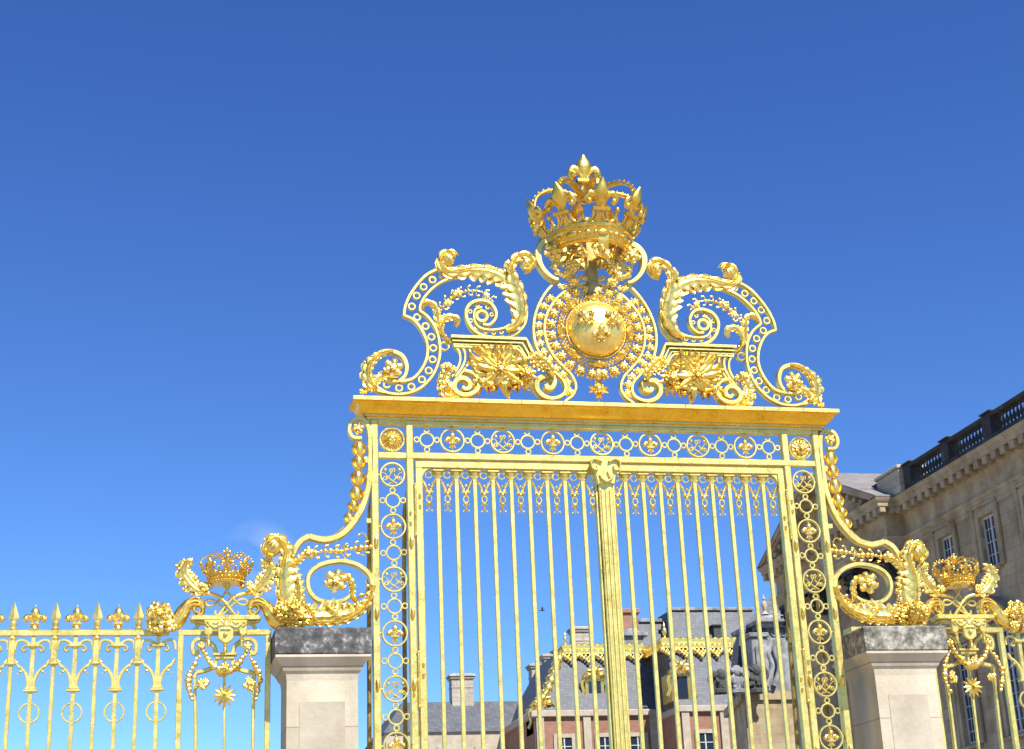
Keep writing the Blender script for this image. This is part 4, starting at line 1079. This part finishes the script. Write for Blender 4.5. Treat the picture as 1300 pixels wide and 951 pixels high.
# pediments over the tall windows
m0 = None
for i, cy in enumerate(wc):
    m = MB(); zb_ = 13.55
    if i % 2:
        pts = [(cy-1.25, zb_), (cy+1.25, zb_), (cy+1.25, zb_+.14), (cy, zb_+.85), (cy-1.25, zb_+.14)]
    else:
        pts = [(cy-1.25, zb_), (cy+1.25, zb_)]+[(cy+1.25*math.cos(a*PI/10), zb_+.1+.75*math.sin(a*PI/10)) for a in range(11)]
    n = len(pts); vs = [(30.15, p[0], p[1]) for p in pts]+[(30.72, p[0], p[1]) for p in pts]
    m.add(vs, [tuple(range(n))[::-1], tuple(range(n, 2*n))]+[(k, (k+1) % n, n+(k+1) % n, n+k) for k in range(n)])
    for s_ in (-1, 1): m.box(30.3, 30.7, cy+s_*1.0-.12, cy+s_*1.0+.12, 12.9, 13.549, .03)
    W(m, 'window_pediment', 'wing_trim')
# entablature of the wing
def entab(m, path_pts, prof):
    """profile of (out, z) extruded along a polyline of (x,y) with outward normals given by turning right"""
    P = [Vector(p) for p in path_pts]; L = len(P); vs = []; fs = []; n = len(prof)
    for i, p in enumerate(P):
        d1 = (P[i]-P[i-1]).normalized() if i else None; d2 = (P[i+1]-P[i]).normalized() if i < L-1 else None
        if d1 is None: d1 = d2
        if d2 is None: d2 = d1
        n1 = Vector((-d1.y, d1.x)); n2 = Vector((-d2.y, d2.x)); b_ = n1+n2; b_ = b_/b_.dot(n1)
        for o_, z in prof: vs.append((p.x+b_.x*o_, p.y+b_.y*o_, z))
    for i in range(L-1):
        for j in range(n-1): fs.append((i*n+j, i*n+n+j, i*n+n+j+1, i*n+j+1))
    fs.append(tuple(range(n))); fs.append(tuple((L-1)*n+j for j in range(n-1, -1, -1))); m.add(vs, fs)
# outline: along the wing, out round the portico, back in
XW, XP = 30.7, 29.75
YP0, YP1 = 53.5, 68.3
line = [(XW, Y0), (XW, YP0), (XP, YP0), (XP, YP1), (XW+3, YP1)]
m = MB()
entab(m, line, [(-.4, 18.3), (.06, 18.3), (.06, 18.5), (.1, 18.52), (.1, 18.75), (.17, 18.8), (.2, 18.92), (.05, 18.95), (.05, 19.72), (.12, 19.78), (.12, 19.9), (.2, 19.95), (.2, 20.02), (-.4, 20.02)])
W(m, 'entablature', 'wing_trim', angle=20)
m = MB()
entab(m, line, [(-.4, 20.26), (.62, 20.26), (.66, 20.3), (.66, 20.48), (.70, 20.5), (.78, 20.62), (.80, 20.7), (-.4, 20.78)])
W(m, 'cornice', 'wing_trim', angle=20)
m = MB()
y = Y0+.2
while y < YP0-.85: m.box(30.06, 30.6, y, y+.4, 19.92, 20.262, .03); y += .80
y = YP0-.3
while y < YP1+.3: m.box(29.11, 29.6, y, y+.4, 19.92, 20.262, .03); y += .80
for x in (29.2, 29.8): m.box(x, x+.3, YP0-.62, YP0-.19, 20.0, 20.262, .02)
m.box(30.5, 30.75, Y0, YP0, 20.02, 20.26); m.box(29.55, 31, YP0-.18, YP1, 20.02, 20.26)
W(m, 'modillion_row', 'wing_trim')
# portico body, columns
m = MB(); m.box(XP+.9, XW+3, YP0+.3, YP1-.3, 0, 18.3); m.box(XP+.02, 40, YP0+.02, YP1-.02, 18.3, 20.2); m.box(31, 44, Y1-.1, YP1-.1, 0, 18.2)
W(m, 'portico_wall', 'wing_stone')
def column():
    m = MB(); m.lathe((0, 0, 0), [(.62, 6.3), (.62, 6.55), (.52, 6.62), (.55, 6.75), (.48, 6.85), (.50, 9.5), (.47, 13), (.42, 16.75), (.46, 16.8), (.42, 16.86)], 24); return m
def capital():
    m = MB(); m.lathe((0, 0, 0), [(.40, 16.86), (.42, 17.3), (.48, 17.8), (.56, 18.05)], 20)
    for tier, z, n, r in ((0, 16.86, 8, .43), (1, 17.25, 8, .47)):
        for k in range(n):
            a = 2*PI*(k+.5*tier)/n; M0 = m.M; m.M = Matrix.Rotation(a, 4, 'Z') @ Matrix.Translation((r, 0, z))
            m.sweep([(0, 0, 0), (.03, 0, .25), (.08, 0, .42), (.19, 0, .47), (.22, 0, .38)], .06, .26, 'round'); m.ball((.2, 0, .42), (.08, .15, .08), 8, 6); m.M = M0
    for k in range(4):
        a = PI/4+k*PI/2; m.ball((.66*math.cos(a), .66*math.sin(a), 17.98), .14, 10, 8)
    m.box(-.62, .62, -.62, .62, 18.1, 18.3, .03); return m
colo = capo = None
for k, cy in enumerate((YP0+.75, YP0+5.1, YP0+9.7, YP1-.75)):
    if colo is None:
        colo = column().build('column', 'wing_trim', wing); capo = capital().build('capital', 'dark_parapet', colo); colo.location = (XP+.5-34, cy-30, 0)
    else: inst(colo, wing, (XP+.5-34, cy-30, 0))
m = MB(); m.box(XP-.15, XP+1.5, YP0, YP1, 0, 6.3); W(m, 'podium', 'wing_stone')
# pediment facing -x
m = MB(); yc = (YP0+YP1)/2; za = 24.2; e0, e1 = YP0-.8, YP1+.8; zc_ = 20.75
def slab(mb, pts, x0, x1):
    n = len(pts); vs = [(x0, p[0], p[1]) for p in pts]+[(x1, p[0], p[1]) for p in pts]
    mb.add(vs, [tuple(range(n))[::-1], tuple(range(n, 2*n))]+[(k, (k+1) % n, n+(k+1) % n, n+k) for k in range(n)])
slab(m, [(YP0, zc_), (YP1, zc_), (yc, za-.7)], XP+.1, XP+.8)
W(m, 'tympanum', 'wing_stone')
m = MB()
for s_, ya in ((1, e0), (-1, e1)):
    for o_, t0, t1 in ((.80, .0, .34), (.66, .34, .56), (.3, .56, .8)):
        slab(m, [(ya+s_*t0*1.0, zc_+.03), (ya+s_*(t1)*1.0+s_*.4, zc_+.03), (yc, za-t1), (yc, za-t0)] if s_ > 0 else [(yc, za-t0), (yc, za-t1), (ya+s_*t1-.4, zc_+.03), (ya+s_*t0, zc_+.03)], XP-o_, XP+.6)
    n_ = 11
    for k in range(1, n_):
        t = k/n_; y = ya+(yc-ya)*t; z = zc_+(za-zc_)*t-.78
        if z > zc_+.05: m.box(XP-.58, XP-.1, y-.15, y+.15, z, z+.24)
W(m, 'raking_cornice', 'wing_trim', angle=25)
m = MB()
for s_, ya in ((1, e0), (-1, e1)):
    vs = [(XP-.82, ya, zc_+.05), (41, ya, zc_+.05), (41, yc, za+.04), (XP-.82, yc, za+.04), (XP-.82, ya, zc_-.02), (41, ya, zc_-.02), (41, yc, za-.03), (XP-.82, yc, za-.03)]
    m.add(vs, [(0, 1, 2, 3), (7, 6, 5, 4), (0, 3, 7, 4), (1, 0, 4, 5)])
W(m, 'portico_roof', 'lead_flat')
# gutter slab and block at the corner, balustrade
m = MB(); m.box(30.02, 31.6, 52.1, 54.6, 20.8, 22.0, .03); m.box(29.95, 31.7, 52.03, 54.7, 22.0, 22.18, .03); W(m, 'corner_block', 'pale_block')
m = MB(); m.box(30.15, 31.55, 54.65, 62, 20.8, 22.0); W(m, 'rear_parapet', 'dark_parapet')  # shade on this left-facing side put into the dark stone colour
m = MB(); m.box(30.2, 30.75, Y0, 52.0, 20.76, 21.06, .02); m.box(30.22, 30.78, Y0, 52.0, 21.86, 22.05, .03)
piers = [51.55-4.0*k for k in range(12) if 51.55-4.0*k > Y0+.5]
for y in piers: m.box(30.17, 30.88, y-.36, y+.36, 21.05, 21.87, .02); m.box(30.12, 30.93, y-.47, y+.47, 22.06, 22.13, .02)
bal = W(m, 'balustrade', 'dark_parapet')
b0 = None
for a, b_ in zip(piers, piers[1:]):
    n = 10; st = (a-.42-(b_+.42))/(n+.2)
    for i in range(n):
        yy = a-.42-st*(i+.6)
        if b0 is None:
            m = MB(); m.lathe((0, 0, 0), [(.09, 0), (.09, .06), (.045, .10), (.055, .16), (.088, .28), (.078, .42), (.04, .58), (.045, .66), (.08, .70), (.08, .77)], 10)
            b0 = m.build('baluster', 'dark_parapet', bal); b0.location = (30.52, yy, 21.095)
        else: inst(b0, bal, (30.52, yy, 21.095))
m = MB(); m.box(31.6, 44, Y0, 54, 20.3, 20.6); W(m, 'flat_roof', 'lead_flat')

# ================================================================== court buildings far behind the gate
def mansard(m, x0, x1, y0, y1, z0, z1, ix, iy):
    m.add([(x0,y0,z0),(x1,y0,z0),(x1,y1,z0),(x0,y1,z0),(x0+ix,y0+iy,z1),(x1-ix,y0+iy,z1),(x1-ix,y1-iy,z1),(x0+ix,y1-iy,z1)],
          [(3,2,1,0),(4,5,6,7),(0,1,5,4),(1,2,6,5),(2,3,7,6),(3,0,4,7)])
def gold_cresting(m, x0, x1, y, zt, k=.49):
    """gilt ridge band with a hanging lace edge that follows the slope, facing -y"""
    yy = lambda dz: y-.16-k*dz
    m.box(x0, x1, yy(.3)-.16, y+.35, zt-.32, zt, .04); m.box(x0+.05, x1-.05, yy(.7), y+.3, zt-.74, zt-.321, .02); m.box(x0+.02, x1-.02, yy(.8)-.08, y+.3, zt-.83, zt-.742, .02)
    n = max(2, round((x1-x0)/1.3)); st = (x1-x0)/n
    for i in range(n):
        cx = x0+(i+.5)*st
        for dx, h, r in ((-.5, .10, .17), (-.38, .18, .15), (-.25, .34, .14), (-.12, .5, .13), (0, .70, .15), (.12, .5, .13), (.25, .34, .14), (.38, .18, .15), (.5, .10, .17), (-.14, .16, .13), (.14, .16, .13), (0, .35, .14)):
            m.ball((cx+dx*st*.97, yy(.84+h)-.05, zt-.84-h), (r, .10, r*1.2), 8, 6)
        for dx in (-.3, 0, .3): m.ball((cx+dx*st, yy(.55)-.03, zt-.53), (.2, .08, .13), 8, 6)
    x = x0+.3
    while x < x1: m.ball((x, yy(.1)-.1, zt+.0), (.22, .14, .10), 8, 5); x += .55
def finial(m, x, y, z, s=1.0):
    m.lathe((x, y, z), [(.32*s,0),(.2*s,.12*s),(.1*s,.25*s),(.16*s,.45*s),(.24*s,.7*s),(.16*s,.95*s),(.07*s,1.05*s),(.13*s,1.2*s),(.05*s,1.4*s),(.02*s,1.6*s)], 12)
def chimney(parent, x, y, z0, z1, w, d, off, mat='chimney_stone'):
    m = MB(); m.box(x-w/2, x+w/2, y-d/2, y+d/2, z0, z1-.5, .02); m.box(x-w/2-.12, x+w/2+.12, y-d/2-.12, y+d/2+.12, z1-.5, z1-.32, .03); m.box(x-w/2-.22, x+w/2+.22, y-d/2-.22, y+d/2+.22, z1-.319, z1-.1, .04); m.box(x-w/2+.1, x+w/2-.1, y-d/2+.1, y+d/2-.1, z1-.1, z1)
    m.box(x-w/2-.04, x+w/2+.04, y-d/2-.04, y+d/2+.04, z1-1.25, z1-1.15)
    o = m.build('chimney', mat, parent); o.location = off; return o
def facade_windows(parent, xs, y, rows, off):
    first = None
    for cx in xs:
        for z0, z1 in rows:
            if first is None:
                m = MB(); h = z1-z0
                m.box(-.85, -.6, -.12, .0, 0, h+.3); m.box(.6, .85, -.12, .0, 0, h+.3); m.box(-.6, .6, -.12, .0, h, h+.3); m.box(-.95, .95, -.18, 0, -.2, -.002)
                first = m.build('window', 'window_stone', parent)
                g = MB(); g.box(-.6, .6, -.03, -.005, 0, h); g.build('glass', 'window_glass', first)
                g = MB(); g.box(-.05, .05, -.06, -.031, 0, h)
                for k in range(1, 5): g.box(-.6, .6, -.055, -.032, h*k/5-.03, h*k/5+.03)
                g.build('sash', 'window_paint', first)
                first.location = (cx+off[0], y+off[1], z0+off[2])
            else: inst(first, parent, (cx+off[0], y+off[1], z0+off[2]))
def dormer(parent, x, y, z, off, h=2.2, gilt=True):
    m = MB(); m.box(x-.8, x+.8, y-.25, y+2.2, z-h, z, .03)
    for g in (-1, 1): m.sweep(smooth([(x+g*.8, y-.3, z-.1), (x+g*1.05, y-.3, z-.5), (x+g*.95, y-.3, z-1.2), (x+g*1.2, y-.3, z-1.8)], 4), .3, .2, 'round')
    m.sweep(smooth([(x-.95, y-.3, z-.05), (x-.6, y-.3, z+.35), (x, y-.3, z+.55), (x+.6, y-.3, z+.35), (x+.95, y-.3, z-.05)], 5), .28, .5, 'round')
    m.star(x, z+.45, .1, .75, 9, y-.5, .2, .22, .2, .1)
    m.ball((x, y-.55, z+.5), (.32, .25, .36), 12, 9)
    for g in (-1, 1): m.ball((x+g*.5, y-.5, z+.15), (.3, .2, .22), 10, 7)
    o = m.build('dormer', 'gold_leaf' if gilt else 'lead_grey', parent); o.location = off
    g_ = MB(); g_.box(x-.5, x+.5, y-.30, y-.26, z-h+.2, z-.3); g_.build('glass', 'window_glass', o)
# -- left block
bA = empty('court_building', (31, 112, 0), 'slate roofed building with gilded ridge behind the middle gate bars, left of the two', 'building')
oA = (-31, -112, 0)
m = MB(); m.box(24.2, 34.2, 107.2, 122, 0, 17.2); o = m.build('wall', 'red_brick', bA); o.location = oA
m = MB(); m.box(23.9, 34.3, 106.9, 122.3, 17.2, 17.7, .05); m.box(24.05, 34.25, 107.05, 122.1, 10.4, 10.8, .03)
for x in (24.6, 28.4, 31.2, 33.9): m.box(x-.3, x+.3, 107.0, 107.3, 0, 17.2)
o = m.build('stone_bands', 'window_stone', bA); o.location = oA
m = MB(); mansard(m, 24.6, 37.4, 107.4, 121.5, 17.7, 23.0, 2.9, 2.6); o = m.build('roof', 'roof_slate', bA); o.location = oA
m = MB(); gold_cresting(m, 27.3, 34.2, 110, 23.3)
for k in range(8):      # gilt hip running down the left corner
    t = k/8; m.ball((27.4-2.7*t, 110-2.5*t, 22.7-5*t), (.42, .4, .5), 9, 7)
    m.ball((27.0-2.7*t, 110-2.5*t, 22.4-5*t), (.3, .2, .3), 8, 6)
o = m.build('gilded_ridge', 'gold_leaf', bA); o.location = oA
m = MB(); finial(m, 27.75, 110.1, 23.3, .72); o = m.build('ridge_finial', 'gold_leaf', bA); o.location = oA
dormer(bA, 29.5, 108.4, 20.4, oA)
dormer(bA, 25.0, 108.0, 18.2, oA)
chimney(bA, 29.95, 113.5, 20, 25.4, 1.5, 1.3, oA)
facade_windows(bA, (26.5, 29.8, 32.5), 107.2, ((12.2, 15.6), (6, 9.6), (1, 4.4)), oA)
# -- right block, a little nearer
bB = empty('court_building', (37, 107, 0), 'slate roofed building with gilded ridge right of the gate centre post, nearer of the two', 'building')
oB = (-37, -107, 0)
m = MB(); m.box(34.4, 41.5, 102.2, 120, 0, 16.8); o = m.build('wall', 'red_brick', bB); o.location = oB
m = MB(); m.box(34.35, 41.8, 101.9, 120, 16.8, 17.3, .05); m.box(34.37, 41.65, 102.05, 120, 10.2, 10.6, .03)
for x in (34.9, 38, 41.2): m.box(x-.3, x+.3, 102.0, 102.3, 0, 16.8)
o = m.build('stone_bands', 'window_stone', bB); o.location = oB
m = MB(); m.add([(34.45,102.4,17.3),(41.3,102.4,17.3),(41.3,119,17.3),(34.45,119,17.3),(34.7,105,22.6),(40.5,105,22.6),(40.5,116,22.6),(34.7,116,22.6)], [(3,2,1,0),(4,5,6,7),(0,1,5,4),(1,2,6,5),(2,3,7,6),(3,0,4,7)])
o = m.build('roof', 'roof_slate', bB); o.location = oB
m = MB(); gold_cresting(m, 34.1, 40.6, 105, 22.9); m.box(34.15, 34.6, 105.36, 110, 22.0, 22.88, .03)
o = m.build('gilded_ridge', 'gold_leaf', bB); o.location = oB
m = MB(); finial(m, 34.65, 105, 22.9, .9); o = m.build('ridge_finial', 'gold_leaf', bB); o.location = oB
dormer(bB, 34.95, 102.9, 19.9, oB); 
facade_windows(bB, (36.4, 39.6), 102.2, ((11.8, 15.2), (5.8, 9.4), (1, 4.4)), oB)
# -- great roof behind
bC = empty('great_hall', (45, 135, 0), 'large dark slate roof rising behind the gilded ridges, flat topped', 'building')
oC = (-45, -135, 0)
m = MB(); m.box(37.5, 58, 126, 150, 0, 21.5); o = m.build('wall', 'window_stone', bC); o.location = oC
m = MB(); m.box(37.2, 58.3, 125.7, 150.3, 21.5, 22, .05); o = m.build('eaves', 'window_stone', bC); o.location = oC
m = MB()
m.add([(41.6,126.3,22),(57,126.3,22),(57,149,22),(41.6,149,22),(43.4,130,30.0),(51.8,130,30.0),(51.8,146,30.0),(43.4,146,30.0)], [(3,2,1,0),(4,5,6,7),(0,1,5,4),(1,2,6,5),(2,3,7,6),(3,0,4,7)])
m.add([(38,128.5,22),(43,128.5,22),(43,148,22),(38,148,22),(40.9,132,29.3),(43.35,132,29.3),(43.35,146,29.3),(40.9,146,29.3)], [(3,2,1,0),(4,5,6,7),(0,1,5,4),(1,2,6,5),(2,3,7,6),(3,0,4,7)])
o = m.build('roof', 'roof_slate', bC); o.location = oC
m = MB(); m.box(43.2, 52.0, 129.75, 130.2, 29.98, 30.3, .05); m.box(40.75, 43.2, 131.7, 132.2, 29.2, 29.55, .05); o = m.build('roof_ridge', 'lead_grey', bC); o.location = oC
m = MB(); m.box(47.2, 48.0, 128.4, 130.5, 27.0, 28.2, .04); m.box(47.05, 48.15, 128.2, 130.5, 28.2, 28.35, .04); o = m.build('roof_hatch', 'dark_bronze', bC); o.location = oC
# brick stack and lead dormer left of it
m = MB(); m.box(35.9, 38.4, 124, 126, 20, 28.6, .03); m.box(35.7, 38.6, 123.8, 126.2, 28.6, 29.0, .04); o = m.build('chimney_stack', 'red_brick', bC); o.location = oC
m = MB(); m.box(35.3, 37.2, 119, 122.8, 15, 25.6, .03); m.box(35.0, 37.6, 118.7, 122.9, 25.6, 25.95, .04); m.ball((36.25, 119.6, 25.95), (.9, .8, .45), 14, 9)
o = m.build('lead_lantern', 'lead_grey', bC); o.location = oC
# -- chimneys standing further left, on a lower range
bD = empty('low_range', (23, 124, 0), 'low building range with a row of stone chimneys, left of the gilded roofs', 'building')
oD = (-23, -124, 0)
m = MB(); m.box(14, 28.6, 118.5, 132, 0, 17.5); o = m.build('wall', 'window_stone', bD); o.location = oD
m = MB(); mansard(m, 13.8, 28.8, 118.3, 132, 17.5, 20.3, 2.0, 2.4); o = m.build('roof', 'roof_slate', bD); o.location = oD
chimney(bD, at(585, 858, 121).x, 121, 18, at(585, 856, 121).z, 1.9, 1.3, oD)
for px, py, w in ((683, 843, 1.5), (697, 831, 1.2), (710, 824, 1.0)):
    v = at(px, py, 119.5+w); chimney(bD, v.x, v.y, 17, v.z, w, 1.3, oD)
facade_windows(bD, (16, 19.2, 22.4, 25.6), 118.5, ((12.5, 16), (6.5, 10), (1, 4.4)), oD)
# -- pavilion in shade behind the portico, with a leaded attic and a sculptured dormer
bE = empty('slate_pavilion', (38, 80, 0), 'slate pavilion with grey attic and urn, half hidden behind the right gate post', 'building')
oE = (-38, -80, 0)
Q6 = [(3,2,1,0),(4,5,6,7),(0,1,5,4),(1,2,6,5),(2,3,7,6),(3,0,4,7)]
def frustum(m, a, za_, b, zb_): m.add([(x, y, za_) for x, y in a]+[(x, y, zb_) for x, y in b], Q6)
m = MB(); pl = [(31.3, 79.4), (46, 79.4), (46, 88), (33.3, 88)]; frustum(m, pl, 0, pl, 14.6); o = m.build('wall', 'wing_stone', bE); o.location = oE
m = MB(); pl = [(31.0, 79.2), (46.2, 79.2), (46.2, 88.2), (33.0, 88.2)]; frustum(m, pl, 14.6, pl, 15.1); o = m.build('eaves', 'wing_trim', bE); o.location = oE
m = MB(); frustum(m, [(31.2, 80.6), (46, 80.6), (46, 88), (33.2, 88)], 15.1, [(32.1, 81.2), (46, 81.2), (46, 87.6), (33.9, 87.6)], 19.4)
frustum(m, [(32.1, 81.2), (46, 81.2), (46, 87.6), (33.9, 87.6)], 19.402, [(36.0, 83.4), (45, 83.4), (45, 86.8), (37.4, 86.8)], 22.6)
o = m.build('roof', 'roof_slate', bE); o.location = oE
m = MB()
m.add([(32.75,79.4,15.1),(40,79.4,15.1),(40,84,15.1),(32.75,84,15.1),(33.35,79.6,19.2),(40,79.6,19.2),(40,84,19.2),(33.35,84,19.2)], [(3,2,1,0),(4,5,6,7),(0,1,5,4),(1,2,6,5),(2,3,7,6),(3,0,4,7)])
m.box(32.9, 40.2, 79.2, 84.2, 19.2, 19.45, .04); m.box(32.6, 40.4, 78.95, 84.4, 19.451, 19.75, .06)
m.add([(32.75,79.1,19.75),(40.3,79.1,19.75),(40.3,84.2,19.75),(32.75,84.2,19.75),(34.2,80.2,20.5),(40,80.2,20.5),(40,83,20.5),(34.2,83,20.5)], [(3,2,1,0),(4,5,6,7),(0,1,5,4),(1,2,6,5),(2,3,7,6),(3,0,4,7)])
for k in range(8): m.ring(33.75+k*.62, 18.85, .2, .08, .14, 79.55, 14, 'round'); m.ball((34.06+k*.62, 79.5, 18.6), (.14, .1, .12), 8, 6)
for k, x in enumerate((33.2, 33.6, 34.1)): m.sweep(smooth([(x-.1, 79.3, 18.4), (x-.5, 79.2, 17.6), (x-.35, 79.1, 16.6), (x-.9, 79.0, 15.4)], 5), .35, .3, 'round')
m.box(32.0, 33.1, 79.1, 80.6, 15.1, 18.5, .05); m.box(31.85, 33.2, 78.95, 80.7, 18.5, 18.8, .05); m.box(32.2, 32.9, 79.0, 79.098, 15.8, 17.9)
att = m.build('attic', 'lead_grey', bE); att.location = oE
m = MB(); finial(m, 33.3, 79.6, 20.05, .85); o = m.build('urn_finial', 'window_stone', bE); o.location = oE
# carved groups standing on the eaves: two dark ones and a pale scroll between
def vase(px, py, mat, k):
    v = at(px, py, 78.4); m = MB()
    m.lathe((v.x, 78.4, 14.9), [(.62, 0), (.62, .2), (.35, .3), (.42, (v.z-14.9)*.45), (.30, (v.z-14.9)*.7), (.40, (v.z-14.9)*.8)], 14)
    m.ball((v.x+.05, 78.3, v.z-.25), (.36, .34, .42), 12, 9); m.ball((v.x-.3, 78.3, v.z-.7), (.34, .3, .4), 10, 8); m.ball((v.x+.35, 78.25, v.z-.85), (.36, .3, .5), 10, 8)
    for g in (-1, 1): m.sweep(smooth([(v.x+g*.1, v.z-.3), (v.x+g*.55, v.z-.1), (v.x+g*.75, v.z-.55), (v.x+g*.5, v.z-1.0), (v.x+g*.7, v.z-1.6)], 5), piece([.2, .3, .26, .22, .3]), .3, 'round', False, 78.2)
    for q in range(7): m.ball((v.x+rnd.uniform(-.5, .5), 78.0, v.z-rnd.uniform(.2, 1.3)), (.15, .12, .16), 8, 6)
    o = m.build('carved_group', mat, bE); o.location = oE
vase(913, 853, 'dark_bronze', 0); vase(933, 848, 'lead_grey', 1); vase(957, 847, 'dark_bronze', 0)

# ================================================================== bird, ground, sky
v = at(688.7, 775, 60)
m = MB(); m.ball((0, 0, 0), (.16, .07, .06), 10, 8); m.ball((.16, 0, .03), .045, 8, 6)
for g in (-1, 1): m.sweep(smooth([(.0, g*.02, .0), (-.02, g*.14, .16), (-.08, g*.26, .30)], 4), piece([.1, .1, .02]), .015, 'round')
m.sweep([(-.13, 0, 0), (-.27, 0, -.01)], piece([.06, .09]), .02, 'rect')
m.v = [tuple(q*.6 for q in p) for p in m.v]; b_ = m.build('bird', 'bird_feather'); b_.location = v; tag(b_, 'tiny dark bird flying in the blue sky between the left gate leaf bars', 'bird')
g_ = MB(); g_.add([(-3000, -3000, 0), (3000, -3000, 0), (3000, 3000, 0), (-3000, 3000, 0)], [(0, 1, 2, 3)])
tag(g_.build('ground', 'court_paving'), kind='structure')

w = bpy.data.worlds.new('World'); scene.world = w; w.use_nodes = True
nt = w.node_tree; bg = nt.nodes['Background']
sky = nt.nodes.new('ShaderNodeTexSky'); sky.sky_type = 'NISHITA'; sky.sun_disc = False
EL, AZ = math.radians(50), math.radians(20)          # azimuth to the right of the gate's front normal (-y)
sky.sun_elevation = EL; sky.sun_rotation = PI-AZ
sky.air_density = .8; sky.dust_density = 0; sky.ozone_density = 10.0; sky.altitude = 0
# one faint scrap of cloud low on the left
v = (at(328, 712, 100)-CAM).normalized()
tc = nt.nodes.new('ShaderNodeTexCoord')
mp = nt.nodes.new('ShaderNodeMapping'); mp.inputs['Scale'].default_value = (22, 22, 34); nt.links.new(tc.outputs['Generated'], mp.inputs[0])
cn = nt.nodes.new('ShaderNodeTexNoise'); cn.inputs['Scale'].default_value = 1; cn.inputs['Detail'].default_value = 7; nt.links.new(mp.outputs[0], cn.inputs['Vector'])
sb = nt.nodes.new('ShaderNodeVectorMath'); sb.operation = 'DISTANCE'; nt.links.new(tc.outputs['Generated'], sb.inputs[0]); sb.inputs[1].default_value = v
mr = nt.nodes.new('ShaderNodeMapRange'); mr.inputs['From Min'].default_value = .002; mr.inputs['From Max'].default_value = .026; mr.inputs['To Min'].default_value = 1; mr.inputs['To Max'].default_value = 0; mr.clamp = True
nt.links.new(sb.outputs['Value'], mr.inputs['Value'])
mr2 = nt.nodes.new('ShaderNodeMapRange'); mr2.inputs['From Min'].default_value = .35; mr2.inputs['From Max'].default_value = .75; nt.links.new(cn.outputs['Fac'], mr2.inputs['Value'])
mu = nt.nodes.new('ShaderNodeMath'); mu.operation = 'MULTIPLY'; nt.links.new(mr.outputs[0], mu.inputs[0]); nt.links.new(mr2.outputs[0], mu.inputs[1])
mx = nt.nodes.new('ShaderNodeMix'); mx.data_type = 'RGBA'; mu2 = nt.nodes.new('ShaderNodeMath'); mu2.operation = 'MULTIPLY'; mu2.inputs[1].default_value = .6; nt.links.new(mu.outputs[0], mu2.inputs[0]); nt.links.new(mu2.outputs[0], mx.inputs[0]); 
sp = nt.nodes.new('ShaderNodeSeparateColor'); nt.links.new(sky.outputs[0], sp.inputs[0]); cb = nt.nodes.new('ShaderNodeCombineColor')
for i, (pw, k) in enumerate(((1.3, .62), (1.25, .63), (1.0, .93))):   # deep, dry-air blue
    a = nt.nodes.new('ShaderNodeMath'); a.operation = 'POWER'; nt.links.new(sp.outputs[i], a.inputs[0]); a.inputs[1].default_value = pw
    b_ = nt.nodes.new('ShaderNodeMath'); b_.operation = 'MULTIPLY'; nt.links.new(a.outputs[0], b_.inputs[0]); b_.inputs[1].default_value = k
    nt.links.new(b_.outputs[0], cb.inputs[i])
nt.links.new(cb.outputs[0], mx.inputs[6]); mx.inputs[7].default_value = (7, 7, 7.4, 1)
nt.links.new(mx.outputs[2], bg.inputs['Color']); bg.inputs['Strength'].default_value = .12
sl = bpy.data.lights.new('sun', 'SUN'); sl.energy = 5.0; sl.angle = math.radians(.53); sl.color = (1, .955, .88)
so = bpy.data.objects.new('sun', sl); col.objects.link(so)
d = Vector((math.sin(AZ)*math.cos(EL), -math.cos(AZ)*math.cos(EL), math.sin(EL)))
so.rotation_euler = d.to_track_quat('Z', 'Y').to_euler(); so.location = (10, -20, 30)

cam = bpy.data.cameras.new('camera'); co = bpy.data.objects.new('camera', cam); col.objects.link(co)
Mc = Matrix((CR, CU, -CW)).transposed().to_4x4(); Mc.translation = CAM; co.matrix_world = Mc
cam.sensor_width = 36; cam.sensor_fit = 'HORIZONTAL'; cam.lens = 36*FPX/1300; cam.shift_y = -45/1300; cam.clip_end = 6000; cam.clip_start = .1
scene.camera = co
scene.render.resolution_x = 1024; scene.render.resolution_y = 749
scene.view_settings.view_transform = 'Standard'; scene.view_settings.look = 'None'; scene.view_settings.exposure = 0.7; scene.view_settings.gamma = 1
